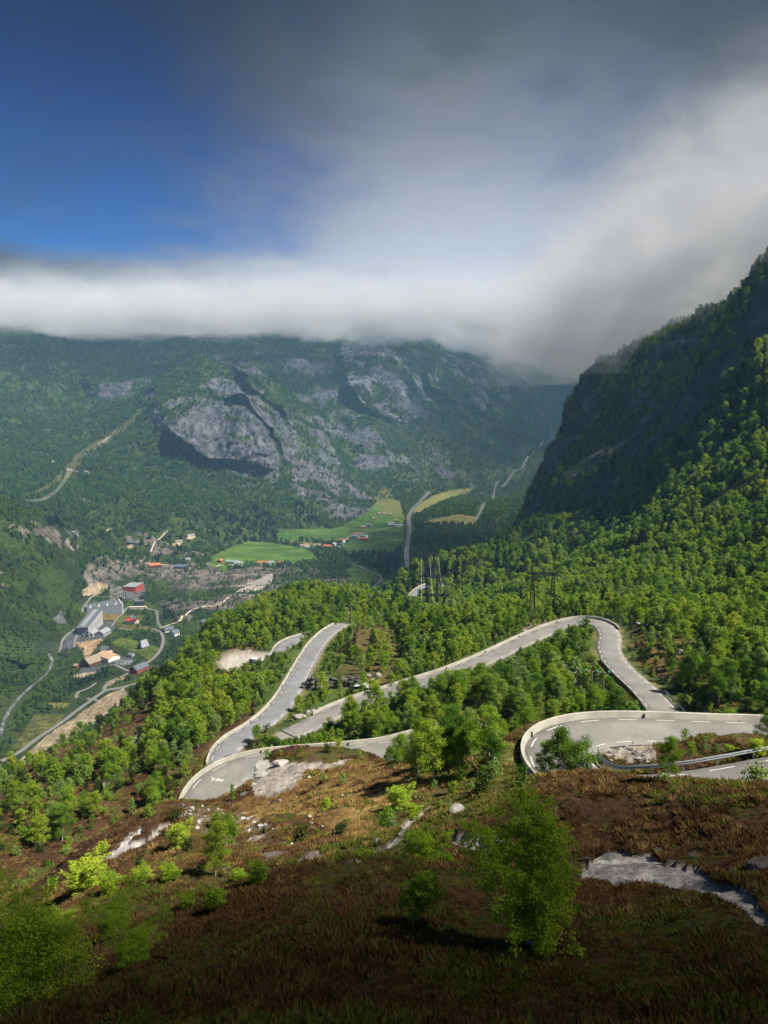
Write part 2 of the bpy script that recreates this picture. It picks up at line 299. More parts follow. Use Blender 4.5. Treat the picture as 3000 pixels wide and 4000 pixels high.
# ---- carve the roads
EDGE=np.full(GZ.shape,1e9,np.float32); NROAD=EDGE
for k,P in RS.items():
    hw=ROADS[k][1]/2; m=14 if k in 'ACDE' else 18
    x0,y0=P[:,0].min()-m,P[:,1].min()-m; x1,y1=P[:,0].max()+m,P[:,1].max()+m
    sel=np.nonzero((GX2>x0)&(GX2<x1)&(GY2>y0)&(GY2<y1)); vx=GX2[sel]; vy=GY2[sel]
    bd=np.full(vx.shape,1e9); bz=np.zeros(vx.shape)
    for i in range(0,len(vx),40000):
        d=(vx[i:i+40000,None]-P[None,:,0])**2+(vy[i:i+40000,None]-P[None,:,1])**2; j=d.argmin(1)
        bd[i:i+40000]=np.sqrt(d[np.arange(len(j)),j]); bz[i:i+40000]=P[j,2]
    fl=hw+1.2+(.6 if k in 'ACDE' else 1.5); bl=fl+(3.2 if k=='A' else 4.5 if k in 'CDE' else 9)
    wgt=1-sstep(bd,fl,bl); z=GZ[sel]; GZ[sel]=z*(1-wgt)+(bz-.18)*wgt
    EDGE[sel]=np.minimum(EDGE[sel],bd-hw)
# parking place beside the second lower bend
PARK=[at_z(*q,-92) for q in [(905,2618),(915,2595),(960,2572),(1010,2562),(1070,2556),(1105,2562),(1085,2590),(1045,2612),(1000,2632),(940,2634)]]
pk=[(p.x,p.y) for p in PARK]; ins=inpoly(GX2,GY2,pk)&(RG<330)
cxp=sum(p[0] for p in pk)/len(pk); cyp=sum(p[1] for p in pk)/len(pk)
dpk=np.hypot((GX2-cxp)/11,(GY2-cyp)/11); wp=(1-sstep(dpk,.9,1.5))*(RG<330); wp=np.maximum(wp,ins)
GZ=GZ*(1-wp)+(-92.15)*wp; EDGE=np.where(ins,-1,EDGE)
PX,PY=project(GX2,GY2,GZ)
S1=GZ/np.hypot(GX2,GY2)
CM=np.maximum.accumulate(S1,axis=0)            # running skyline per direction
def ground(th,r):
    lr=np.log(r); return bil(th,lr,GZ,TH,LR)
def gz(x,y):
    return float(ground(np.array([math.atan2(x,y)]),np.array([math.hypot(x,y)]))[0])
def hit(px,py,r0=20,r1=6500):            # where that direction meets the ground (farther than r0)
    x,y,z=ray(px,py); h=math.hypot(x,y); th=math.atan2(x,y); s=z/h
    rr=np.exp(np.linspace(math.log(r0),math.log(r1),5000)); g=ground(np.full(rr.shape,th),rr)/rr
    i=np.nonzero(g>=s)[0]; r=rr[i[0]] if len(i) else r1
    return Vector((x/h*r,y/h*r,float(ground(np.array([th]),np.array([r]))[0])))
gr2,gt2=gradmag(GZ); SL2=np.hypot(gr2,gt2)
print('carved',time.time()-T0)
# ---------------------------------------------------------------- ground cover colours (what each patch of ground is made of)
def c3(*c): return np.array(c,np.float32)
n_a=fbm(GX,GY,35,4); n_b=fbm(GX,GY,6,4); n_c=fbm(GX,GY,180,4); n_d=fbm(GX,GY,1.4,3)
colr=np.zeros(GZ.shape+(3,),np.float32); rockm=np.zeros(GZ.shape,np.float32); dens=np.ones(GZ.shape,np.float32)
def blend(mask,c):
    global colr
    m=mask[...,None].astype(np.float32); colr=colr*(1-m)+np.asarray(c,np.float32)*m
def vary(c1,c2,n,a=-.35,b=.35):
    t=sstep(n,a,b)[...,None]; return c3(*c1)*(1-t)+c3(*c2)*t
colr[:]=vary((.030,.050,.014),(.064,.096,.022),n_a)
ROCK=vary((.15,.145,.15),(.30,.285,.27),fbm(GX,GY,22,5,z=GZ,gain=.6))
# foreground heather and grass
hd=(RG<62)&(PY>2900)
HEATH=vary((.050,.026,.014),(.085,.050,.024),n_b)
HE=(RG<100)|((PX<1000)&(RG<330))
blend((HE&(PX>=-400)).astype(np.float32),HEATH)
blend(HE*sstep(n_b+.3*n_d,.10,.30)*.75,(.055,.062,.016))
_jit={}
def poly(P,soft=6,r0=0,r1=9e9,seed=0,frac=.02):
    # ragged-edged patch of ground; only the part of the grid near it is tested
    xs=[p[0] for p in P]; ys=[p[1] for p in P]; g=soft+2; out=np.zeros(GZ.shape,np.float32)
    sel=np.nonzero((PX>min(xs)-g)&(PX<max(xs)+g)&(PY>min(ys)-g)&(PY<max(ys)+g)&(RG>r0)&(RG<r1))
    if not len(sel[0]): return out
    px=PX[sel]; py=PY[sel]; k=(8+soft)*3
    out[sel]=inpoly(px+fbm(px+seed*31,py,k,3)*soft,py+fbm(px-seed*17,py+900,k,3)*soft,P)
    return out
# orange grass knoll and its surroundings
og=poly([(900,3135),(1080,3060),(1240,3000),(1420,2980),(1600,3000),(1700,3040),(1640,3100),(1500,3160),(1440,3240),(1380,3290),(1250,3230),(1120,3160),(980,3230),(880,3220)],26,40,110)
blend(og*(.55+.45*sstep(n_b,-.3,.25)),vary((.17,.095,.034),(.30,.20,.075),n_b+n_d*.5))
mg=poly([(1560,2930),(1900,2900),(2080,2960),(2000,3160),(1850,3240),(1700,3200),(1600,3080)],20,40,110,2)
blend(mg*.7,vary((.09,.075,.025),(.12,.12,.028),n_b))
mud=poly([(700,3150),(900,3130),(1100,3250),(1300,3330),(1250,3450),(900,3480),(860,3400),(780,3250)],26,30,110,3)
mr=mud*sstep(fbm(GX,GY,1.6,4,gain=.65),.02,.22); blend(mr*.8,vary((.16,.12,.10),(.30,.25,.21),n_d)); rockm=np.maximum(rockm,mr*.8)
lf=poly([(0,3640),(180,3475),(560,3160),(760,3150),(880,3420),(700,3740),(300,3950),(0,4010)],20,12,110,4)
blend(lf*.65*sstep(n_b,-.4,.2),(.085,.072,.024))
# bare rock slabs in the foreground
slabs=[([(2260,3400),(2330,3330),(2440,3310),(2560,3345),(2700,3375),(2830,3440),(2930,3480),(3010,3560),(3010,3640),(2880,3545),(2720,3490),(2600,3455),(2430,3470),(2330,3440),(2270,3440)],14,18,40),
 ([(1760,3260),(1830,3250),(1950,3285),(1900,3315),(1800,3318),(1770,3290)],6,25,60),
 ([(1330,3370),(1440,3330),(1500,3300),(1600,3190),(1690,3140),(1690,3155),(1600,3240),(1560,3285),(1450,3345),(1380,3385)],9,24,90),
 ([(1650,3660),(1720,3660),(1850,3700),(1960,3780),(1960,3800),(1850,3760),(1750,3710)],10,10,30),
 ([(400,3360),(480,3280),(560,3225),(560,3240),(500,3290),(580,3270),(640,3220),(760,3150),(600,3280),(500,3330),(410,3370)],6,40,100),
 ([(1000,3790),(1110,3775),(1100,3790),(1010,3812)],6,8,30),([(1180,3795),(1290,3780),(1400,3770),(1280,3805),(1190,3818)],6,8,30),
 ([(2330,2890),(2480,2885),(2560,2900),(2560,2990),(2440,2980),(2330,2940)],10,50,75),
 ([(1000,3000),(1090,2975),(1180,2985),(1300,2980),(1380,2960),(1330,3000),(1190,3020),(1160,3060),(1080,3110),(1000,3110),(980,3040)],10,70,115),
 ([(380,3080),(450,3015),(470,3040),(420,3080)],8,100,260),([(480,2890),(580,2850),(600,2860),(520,2910)],8,100,260),([(660,2600),(700,2560),(705,2590),(670,2640)],6,200,330)]
for i,(P,s_,r0,r1) in enumerate(slabs):
    m_=poly(P,s_,r0,r1,i+10); blend(m_,c3(*((.62,.60,.56) if i==7 else (.8,.78,.72) if i==8 else (1,1,1)))*vary((.26,.24,.235),(.47,.44,.41),fbm(GX,GY*2.2,1.5,4,gain=.65),-.3,.3)); rockm=np.maximum(rockm,m_); dens*=1-m_
# brown clearing between the bends
br=poly([(1280,2590),(1400,2440),(1500,2420),(1560,2520),(1590,2640),(1500,2700),(1380,2690),(1300,2650)],24,120,330,5)
blend(br*.8,vary((.055,.042,.018),(.11,.075,.03),n_b)); dens*=1-.75*br
cl=poly([(2360,2480),(2500,2450),(2700,2500),(2780,2620),(2600,2640),(2480,2590),(2400,2540)],24,110,330,6)
blend(cl*sstep(n_b,.0,.25),(.13,.085,.035)); dens*=1-.6*cl
cl2=poly([(2000,2450),(2100,2410),(2270,2400),(2200,2440),(2080,2480)],10,120,330,7); blend(cl2,vary((.16,.10,.04),(.24,.2,.17),n_b)); dens*=1-cl2*.95
# steep rock
slr=fbm(GX,GY,90,4,z=GZ,gain=.6)
rk=sstep(SL2+slr*.45,1.0,1.3)*sstep(RG,330,500); rk=np.maximum(rk,steep*sstep(slr,-.05,.25)*sstep(RG,400,600))
rm=poly([(2130,1960),(2110,1850),(2250,1650),(2420,1480),(2700,1300),(3100,1000),(3100,1750),(2800,1820),(2600,1700),(2500,1900),(2300,2080),(2250,1900)],40,450,1500,8)
rk=np.where(rm>.5,sstep(slr+.3*n_b+.25*(SL2-1),.17,.30),rk*np.where((RG<1500)&(PX>1500),sstep(slr,.08,.25),1))
rk*=np.where(RG>1500,.40*sstep(slr,.0,.2),1); dm=np.maximum(poly(FACE,10,1500,3200,9),poly(TIER,10,1500,3200,9)); ledge=fbm(GX*.35,GY*.35,26,3,z=GZ*1.1+GX*.18)
rk=np.maximum(rk,dm*(1-sstep(ledge,.28,.40)*.9)*sstep(slr,-.55,-.2))
for P,q in (([(860,1390),(1010,1400),(1110,1560),(1160,1700),(1200,1830),(1130,1780),(1050,1600),(950,1500)],-.15),([(1330,1330),(1480,1310),(1570,1400),(1620,1640),(1580,1680),(1480,1600),(1400,1560),(1340,1480)],-.25),
   ([(1620,1460),(1800,1500),(1900,1560),(1890,1600),(1760,1590),(1640,1570)],-.1),([(1200,1620),(1330,1560),(1500,1720),(1620,1820),(1500,1850),(1360,1830),(1240,1800)],-.02),([(350,1500),(560,1460),(620,1560),(470,1600),(360,1570)],-.08),([(1200,1500),(1330,1450),(1400,1560),(1300,1620)],-.05),([(640,1400),(1300,1330),(2050,1400),(2100,1560),(1900,1650),(1700,1620),(1640,1760),(1480,1700),(1300,1620),(1200,1560),(1000,1480),(700,1470)],.03),([(1650,1360),(2050,1400),(2100,1500),(1950,1600),(1750,1450)],-.04)):
    rk=np.maximum(rk,poly(P,30,1900,7000,int(P[0][0]))*sstep(slr+n_b*.1,q,q+.16))
scree=poly([(1150,1790),(1230,1810),(1330,1870),(1450,1940),(1480,1990),(1360,2030),(1210,2010),(1130,1900)],16,1500,2700,12)*sstep(n_c+slr*.8+n_b*.3,-.12,.12)
scree=np.maximum(scree,poly([(1710,1810),(1790,1860),(1760,1880),(1700,1850)],8,1500,3600,13))
lhill=poly([(-200,1940),(0,1950),(180,2000),(300,2120),(335,2250),(318,2330),(300,2420),(235,2500),(180,2600),(60,2800),(-200,2900)],4,700,1400,14); rk*=1-lhill
lh=poly([(0,2050),(120,2030),(270,2100),(270,2200),(200,2280),(60,2250),(0,2330)],24,800,1400,14)*sstep(slr+n_b*.3,.10,.25)
knr=KN*sstep(kn+n_b*.35+.3*n_c,.16,.36)
rk=np.maximum(rk,np.maximum(lh,knr)); rk=np.maximum(rk,scree*.9)
GREYR=vary((.050,.054,.068),(.135,.138,.155),fbm(GX*1.5,GY*1.5,16,5,z=GZ*.28,gain=.62)+.35*fbm(GX,GY,7,3,z=GZ*1.4))
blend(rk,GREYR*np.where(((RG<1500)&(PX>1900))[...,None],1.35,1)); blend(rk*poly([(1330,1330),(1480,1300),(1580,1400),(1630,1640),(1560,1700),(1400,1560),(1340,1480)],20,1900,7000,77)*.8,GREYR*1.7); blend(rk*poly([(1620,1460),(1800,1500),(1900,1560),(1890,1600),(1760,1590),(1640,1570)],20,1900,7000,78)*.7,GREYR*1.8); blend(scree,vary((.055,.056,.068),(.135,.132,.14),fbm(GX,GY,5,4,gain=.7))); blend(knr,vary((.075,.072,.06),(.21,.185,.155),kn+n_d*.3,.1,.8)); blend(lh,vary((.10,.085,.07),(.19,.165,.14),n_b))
blend(poly([(250,2120),(300,2170),(290,2160),(268,2100)],4,900,1500,33),(.42,.38,.32))
rockm=np.maximum(rockm,rk); dens*=1-rk*.93; dens=np.maximum(dens,KN*.42)
dens*=1-.45*KN*(1-sstep(kn,-.3,.1)*0)
# left slope and spur: green to brown heath
sp=poly([(-100,3000),(180,2890),(370,2800),(500,2690),(620,2760),(560,2950),(620,3060),(350,3100),(150,3220),(-100,3280)],30,80,330,15)
blend(sp*sstep(n_a+n_b*.5,-.15,.15)*.8,vary((.055,.03,.016),(.11,.065,.035),n_b)); dens*=1-sp*(.55+.4*sstep(n_a+n_b*.5,-.1,.15))
# meadows, lawns, sand and yards of the valley floor
MEADOW=vary((.075,.165,.022),(.135,.235,.032),fbm(GX,GY*3,60,3)); YEL=vary((.17,.19,.05),(.27,.24,.08),n_b)
def patch(P,c,a=1,s_=3,r0=500,r1=4000,seed=0,keep=0):
    global dens,rockm
    m_=poly(P,s_,r0,r1,seed); blend(m_*a,c); dens*=1-m_*(1-keep); rockm*=1-m_
patch([(814,2188),(863,2154),(930,2130),(964,2116),(1055,2120),(1190,2140),(1234,2173),(1224,2193),(1157,2195),(1108,2202),(1007,2212),(945,2207),(877,2227),(829,2212)],MEADOW)
patch([(1084,2072),(1330,2062),(1378,2029),(1430,2009),(1480,1950),(1560,1960),(1580,2020),(1575,2125),(1523,2160),(1427,2164),(1330,2160),(1325,2125),(1282,2115),(1084,2115)],MEADOW*c3(.8,.85,.9))
patch([(1345,2227),(1380,2212),(1475,2246),(1475,2265),(1427,2289),(1369,2275)],MEADOW); patch([(1480,2258),(1550,2268),(1545,2285),(1490,2290)],MEADOW*.7)
patch([(1230,2120),(1050,2108),(1090,2112),(1225,2140)],YEL); patch([(1450,1955),(1500,1900),(1560,1960),(1580,2020),(1500,2010)],YEL*.8,.8,5,500,4000,3,.3)
patch([(1609,1992),(1690,1935),(1800,1908),(1850,1912),(1720,1968),(1625,2012)],YEL); patch([(1615,2048),(1720,2022),(1800,2010),(1868,2022),(1860,2050),(1700,2048)],YEL*.9)
SAND=vary((.40,.31,.19),(.56,.46,.31),n_b); ASPH=c3(.085,.088,.095)
patch([(321,2304),(345,2292),(424,2288),(417,2304),(374,2322),(323,2328)],SAND,1,2)
patch([(232,2539),(240,2500),(283,2467),(319,2431),(374,2420),(439,2427),(455,2448),(417,2485),(400,2500),(340,2505),(287,2532)],ASPH*1.4,1,2)
patch([(294,2510),(345,2503),(395,2492),(402,2500),(381,2525),(352,2561),(334,2572),(319,2536)],SAND*c3(1,.85,.75),1,2)
patch([(337,2395),(468,2398),(453,2422),(337,2422)],YEL*c3(1.1,.85,.7),1,2)
patch([(453,2409),(560,2402),(550,2440),(625,2465),(620,2472),(455,2458)],YEL*c3(.8,.8,.6),.8,4,500,2000,5,.15)
patch([(424,2518),(468,2492),(525,2500),(591,2518),(623,2532),(616,2557),(580,2579),(536,2550),(453,2525)],MEADOW*c3(1.0,.75,.9),1,2)
patch([(374,2575),(388,2539),(446,2557),(533,2575),(525,2583),(493,2597),(453,2590),(374,2597)],ASPH*1.2,1,2); patch([(300,2635),(330,2600),(400,2605),(395,2625),(320,2650)],ASPH*1.5,1,2)
patch([(452,2575),(533,2578),(530,2590),(480,2600),(452,2590)],ASPH*2.8,1,2)
patch([(60,2985),(180,2875),(350,2762),(402,2724),(453,2697),(483,2689),(497,2708),(491,2736),(413,2790),(367,2830),(250,2900),(150,3000)],SAND*c3(.85,.86,.85),1,3,400,1500)
patch([(497,2705),(560,2690),(570,2700),(500,2745)],MEADOW*.8,1,2)
patch([(48,2925),(133,2792),(260,2790),(190,2865),(100,2915)],vary((.10,.12,.03),(.19,.19,.05),n_b),1,4,400,1500)
patch([(160,2745),(270,2748),(260,2765),(160,2765)],YEL,1,3); patch([(410,2665),(490,2640),(480,2655),(420,2680)],SAND*c3(1,.8,.7),1,3)
patch([(280,2642),(330,2628),(400,2622),(330,2642),(285,2650)],SAND,1,2)
patch([(430,2285),(500,2300),(560,2275),(570,2300),(540,2345),(430,2350)],vary((.16,.16,.15),(.3,.29,.26),n_b),.9,3)   # switchyard gravel
for x,y in ((510,2135),(690,2125),(745,2098),(430,2070)): patch([(x-18,y),(x,y-7),(x+20,y-3),(x+12,y+7),(x-10,y+8)],SAND*1.1,1,3,500,3000)
patch([(890,2290),(960,2282),(1010,2262),(1062,2240),(1068,2262),(1060,2280),(960,2290)],(.40,.37,.34),1,3)
patch([(930,2300),(1020,2288),(1040,2296),(990,2315),(940,2312)],(.5,.46,.42),1,4)
# power line lane and tracks on the far slope
patch([(100,1940),(210,1880),(290,1780),(420,1700),(520,1630),(560,1600),(560,1612),(450,1715),(330,1800),(250,1880),(150,1935)],vary((.10,.11,.04),(.18,.16,.07),n_b),.75,5,1400,3500,6,.1)
for L in ([(195,1810),(205,1802),(240,1805)],[(255,1775),(270,1772),(272,1790)],[(262,1832),(305,1842)],[(280,1945),(330,1950),(380,1972)],[(385,1735),(430,1705),(440,1695)],[(332,1838),(350,1850)]):
    for (x1,y1),(x2,y2) in zip(L,L[1:]): patch([(x1-1,y1-3),(x2+1,y2-3),(x2+1,y2+3),(x1-1,y1+3)],(.42,.36,.28),1,1,1300,3500)
# slopes with scattered grass ledges on the right mountain
rg_=poly([(2550,1480),(2700,1420),(2850,1350),(2850,1365),(2700,1450),(2620,1560),(2560,1600)],14,450,1300,22); blend(rg_,vary((.09,.11,.03),(.16,.17,.04),n_b)); rockm*=1-rg_
# verges
vg=(1-sstep(EDGE,.2,3.0))*sstep(n_b+n_d*.4,-.5,.1)*(RG>60)*(RG<700); blend(vg*.75,vary((.10,.105,.03),(.20,.17,.075),n_d))
roadin=1-sstep(EDGE,.5,2.2); dens*=1-roadin
sh=(1-sstep(EDGE,-.2,.6)); blend(sh,(.23,.215,.195))
blend(wp*(RG<330),vary((.30,.27,.24),(.38,.35,.31),n_d)); dens*=1-np.clip(wp*1.6,0,1)
# foreground trees are placed one by one
dens*=sstep(RG,105,118)*(RG<6200)
clr=poly([(1540,3000),(1700,3035),(1860,3030),(1960,2985),(2040,2930),(2090,2860),(2300,2800),(2500,2785),(3100,2800),(3100,2700),(2600,2730),(1700,2680),(1200,2900),(1480,2915),(1530,2960)],1,56,125,30); dens=np.maximum(dens,1.5*clr*(RG>58)*(1-sstep(-EDGE,-4.0,-3.0)))
dens*=1-sstep(-EDGE,-3.2,-2.4)*(RG<400)
sk=np.zeros_like(GZ)
for P,s_,r0,r1 in slabs[:7]: sk=np.maximum(sk,poly(P,s_,r0,r1,[q[0] for q in slabs].index(P)+10))
GZ-=sk*np.clip(RG*.014,.15,.6)*(.8+.5*n_d); GZ+=sk*fbm(GX*1.0,GY*2.4,2.2,4,gain=.6,ridged=True)*.16
n=GZ.shape; idx=np.arange(n[0]*n[1]).reshape(n)
Fq=np.stack([idx[:-1,:-1],idx[:-1,1:],idx[1:,1:],idx[1:,:-1]],-1).reshape(-1,4)
# ground material: patch colour, grain and relief
gm=bpy.data.materials.new('ground_cover'); gm.use_nodes=True; t=NT(gm.node_tree)
P_=t.n('ShaderNodeBsdfPrincipled'); P_.inputs['Roughness'].default_value=.93; P_.inputs['Specular IOR Level'].default_value=.15
at=t.n('ShaderNodeAttribute',attribute_name='cover'); ar=t.n('ShaderNodeAttribute',attribute_name='rock'); pos=t.n('ShaderNodeNewGeometry').outputs['Position']
dist=t.n('ShaderNodeVectorMath',operation='LENGTH',inp={0:pos}).outputs['Value']; fr=t.sstep(dist,250,900)
na=t.noise(pos,2.6,8,.68); nb=t.noise(pos,.16,8,.68); nf=t.mix(fr,na,nb)
var=t.ramp(nf,[(.28,(.55,.55,.55)),(.5,(1,1,1)),(.72,(1.5,1.48,1.42))])
col=t.mix(1.0,at.outputs['Color'],var,'MULTIPLY')
# cracks on rock
st=t.n('ShaderNodeVectorMath',operation='MULTIPLY',inp={0:pos,1:(.06,.06,.022)}).outputs[0]
cr1=t.noise(st,1.0,8,.7,.6); crk=t.ramp(cr1,[(.36,(.42,.42,.46)),(.50,(1,1,1)),(.7,(1.22,1.2,1.18))])
sf=t.n('ShaderNodeVectorMath',operation='MULTIPLY',inp={0:pos,1:(.8,1.6,2.0)}).outputs[0]
cr2=t.noise(sf,1.3,8,.7,1.0); crn=t.ramp(cr2,[(.38,(.45,.43,.42)),(.47,(1,1,1))])
ck=t.mix(fr,crn,crk); col=t.mix(ar.outputs['Fac'],col,t.mix(1.0,col,ck,'MULTIPLY'))
t.l(col,P_.inputs[0])
hgt=t.mix(fr,t.mix(.5,na,cr2),t.mix(ar.outputs['Fac'],nb,cr1))
bp=t.n('ShaderNodeBump',inp={'Height':hgt,'Strength':.9}); t.l(t.m('ADD',.18,t.m('MULTIPLY',fr,16)),bp.inputs['Distance']); t.l(bp.outputs[0],P_.inputs['Normal'])
oo=t.n('ShaderNodeOutputMaterial'); t.l(P_.outputs[0],oo.inputs[0])
terr=mesh_obj('terrain',np.stack([GX2,GY2,GZ],-1),Fq,gm,smooth=True); tag(terr,'Valley slopes, cliffs and heather hillside',kind='structure')
a_=terr.data.attributes.new('cover','FLOAT_COLOR','POINT'); a_.data.foreach_set('color',np.concatenate([colr.reshape(-1,3),np.ones((colr.shape[0]*colr.shape[1],1),np.float32)],1).ravel())
a_=terr.data.attributes.new('rock','FLOAT','POINT'); a_.data.foreach_set('value',rockm.ravel().astype(np.float32))
print('terrain',time.time()-T0)
# ---------------------------------------------------------------- roads, barriers, markings
def asphalt(name,col):
    m=bpy.data.materials.new(name); m.use_nodes=True; t=NT(m.node_tree)
    p=t.n('ShaderNodeBsdfPrincipled'); p.inputs['Roughness'].default_value=.82; p.inputs['Specular IOR Level'].default_value=.25
    g=t.n('ShaderNodeNewGeometry').outputs['Position']
    big=t.noise(g,.22,5,.6,.4); fine=t.noise(g,9,3,.7); ck=t.noise(g,.9,6,.75,2.0)
    c=t.ramp(big,[(.3,tuple(v*.78 for v in col)),(.7,tuple(v*1.18 for v in col))])
    c=t.mix(1.0,c,t.ramp(fine,[(.3,(.86,.86,.86)),(.7,(1.12,1.12,1.12))]),'MULTIPLY')
    c=t.mix(1.0,c,t.ramp(ck,[(.487,(1,1,1)),(.5,(.74,.73,.72)),(.513,(1,1,1))]),'MULTIPLY')
    t.l(c,p.inputs[0]); b=t.n('ShaderNodeBump',inp={'Height':fine,'Strength':.3,'Distance':.02}); t.l(b.outputs[0],p.inputs['Normal'])
    o=t.n('ShaderNodeOutputMaterial'); t.l(p.outputs[0],o.inputs[0]); return m
M={}
M['asphalt']=asphalt('asphalt',(.205,.20,.19)); M['asphalt_old']=asphalt('old_asphalt',(.20,.205,.22))
M['conc']=principled('concrete',(.38,.365,.315),.85,noise=(.45,.30),bump=(6,.3,.02))
M['concd']=principled('weathered_concrete',(.20,.195,.18),.9,noise=(.5,.35),bump=(3,.4,.04))
M['paint']=principled('road_paint',(.58,.57,.53),.6,noise=(3,.12)); M['steel']=principled('galvanised_steel',(.36,.40,.42),.45,.7,noise=(1,.15))
M['dsteel']=principled('dark_steel',(.035,.038,.045),.6,.3); M['wood']=principled('weathered_pole_wood',(.20,.165,.13),.9,noise=(2,.2))
M['joint']=principled('joint_dark',(.05,.045,.04),.9)
def frame(P):
    T=np.gradient(P,axis=0); T[:,2]=0; T/=np.linalg.norm(T,axis=1)[:,None]; return T,np.stack([-T[:,1],T[:,0],np.zeros(len(P))],1)
def sweep(P,prof,closed=True):
    # profile = list of (offset to the left, height); returns verts, quads with end caps
    T,N=frame(P); n=len(P); k=len(prof); V=np.zeros((n,k,3))
    for j,(o,h) in enumerate(prof): V[:,j]=P+N*o; V[:,j,2]+=h
    Fc=[]
    for i in range(n-1):
        for j in range(k if closed else k-1):
            a=i*k+j; b=i*k+(j+1)%k; Fc.append((a,b,b+k,a+k))
    if closed: Fc+= [tuple(range(k))[::-1],tuple((n-1)*k+j for j in range(k))]
    return V.reshape(-1,3),Fc
def idx_px(P,px,py):
    a,b=project(P[:,0],P[:,1],P[:,2]); return int(((a-px)**2+(b-py)**2).argmin())
def merge(L):
    V=[];Fc=[];o=0
    for v,f in L:
        V.append(np.asarray(v).reshape(-1,3)); Fc+=[tuple(int(i)+o for i in q) for q in f]; o+=len(V[-1])
    return np.concatenate(V),Fc
names={'A':'Near hairpin road on the right','C':'Left hairpin road with chalk writing','D':'Straight road climbing away on the left','E':'Long road from lower left round the far bend','Fr':'Small bend beside the gravel lay-by','G':'Far road arc behind the pylons','H':'Distant road behind the pylons','I':'Road between trees below the pylons','J':'Distant road under the dark slope','K':'Road bit past the crest'}
def barrier(P,side,hw,label,down,h=.64,w=.36,mat='conc',joints=True,group='concrete road barriers'):
    s=side; a=s*(hw+.25); b=s*(hw+.25+w)
    V,Fc=sweep(P,[(a,-.1),(a+s*.06,h),(b-s*.02,h),(b,-down)]); o=mesh_obj('concrete_barrier',V,Fc,M[mat]); tag(o,label,'barrier',group)
    if joints:
        T,N=frame(P); L=[]
        for i in range(8,len(P)-4,13):
            p=P[i]+N[i]*(a-s*.06); t_=T[i]*.09; n_=N[i]*.05
            c=[p+sa*t_+sb*n_+np.array([0,0,hh]) for hh in (-.05,.48) for sa,sb in ((-1,-1),(1,-1),(1,1),(-1,1))]
            L.append((c,[(0,3,2,1),(4,5,6,7),(0,1,5,4),(1,2,6,5),(2,3,7,6),(3,0,4,7)]))
        for v,f in L: mesh_obj('drain_slot',v,f,M['joint'],parent=o)
    return o
def guardrail(P,side,hw,label):
    o=empty('guardrail',tuple(P[0]),label=label,cat='guardrail',group='steel guardrails'); s=side; off=s*(hw+.45)
    Q=P-P[0]
    V,Fc=sweep(Q,[(off,.42),(off-s*.05,.50),(off,.57),(off-s*.05,.66),(off,.74),(off+s*.03,.74),(off+s*.03,.42)]); mesh_obj('rail',V,Fc,M['steel'],parent=o)
    T,N=frame(P)
    for i in range(1,len(P),3):
        c=Q[i]+N[i]*(off+s*.08); r=.06
        v=[c+np.array([dx*r,dy*r,h]) for h in (-.8,.66) for dx,dy in ((-1,-1),(1,-1),(1,1),(-1,1))]
        mesh_obj('post',v,[(4,5,6,7),(0,1,5,4),(1,2,6,5),(2,3,7,6),(3,0,4,7)],M['steel'],parent=o)
    return o
for k,P in RS.items():
    hw=ROADS[k][1]/2
    V,Fc=sweep(P,[(hw+.3,-.1),(hw+.25,0),(hw*.5,.03),(0,.05),(-hw*.5,.03),(-hw-.25,0),(-hw-.3,-.1)],False)
    Fc=[f[::-1] for f in Fc]
    ro=mesh_obj('road',V,Fc,M['asphalt'] if k in 'ACE' else M['asphalt_old'],smooth=True); tag(ro,names[k],kind='structure')
    L=[]; step=P[1]-P[0]; sl=np.linalg.norm(step); T,N=frame(P)
    if k in 'ACDE':
        for s in (-1,1):
            i=2
            ln=int(3/sl)
            while i+ln<len(P):
                Q=P[i:i+ln+1]; o1=s*(hw-.22); o2=s*(hw-.33)
                v=[]; 
                for q,nn_ in zip(Q,N[i:i+ln+1]): v+= [q+nn_*o1+np.array([0,0,.020]),q+nn_*o2+np.array([0,0,.024])]
                L.append((v,[(2*j,2*j+1,2*j+3,2*j+2) for j in range(len(Q)-1)])); i+=2*ln
        for v,f in L: pass
        v,f=merge(L); mesh_obj('edge_marking',v,f,M['paint'],parent=ro)
RA,RC,RD,RE=RS['A'],RS['C'],RS['D'],RS['E']; hA,hC,hD,hE=[ROADS[k][1]/2 for k in 'ACDE']
iA=idx_px(RA,2265,3022); barrier(RA[:iA+4],-1,hA,'Pale concrete barrier round the near right hairpin',2.6,h=.64)
iA2=idx_px(RA,2186,2935); guardrail(RA[iA2:],1,hA,'Steel guardrail inside the near right hairpin')
barrier(RC,-1,hC,'Pale concrete barrier round the left hairpin above the shrubs',2.4,h=.64)
barrier(RD,1,hD,'Long pale concrete barrier on the left of the climbing road',1.8)
i0=idx_px(RD,1140,2690); i1=idx_px(RD,1285,2475); barrier(RD[i0:i1],-1,hD,'Low weathered wall on the inner side of the climbing road',2.5,h=.35,mat='concd',joints=False)
j1=idx_px(RE,2372,2462); barrier(RE[idx_px(RE,1250,2810):j1],1,hE,'Long concrete barrier from the boulders to the far bend',1.6)
j0=idx_px(RE,2400,2580); barrier(RE[j0:],-1,hE,'Retaining wall on the curve between the birches',3.2,h=.55,mat='concd',joints=False)
guardrail(RE[idx_px(RE,2530,2705):],1,hE,'Short steel guardrail beside the shaded curve')
j2=idx_px(RE,1545,2700); j3=idx_px(RE,1720,2645); guardrail(RE[j2:j3],-1,hE,'Steel guardrail on the near side of the long road')
barrier(RS['Fr'],1,3.25,'Concrete barrier round the small bend by the lay-by',1.5,joints=False)
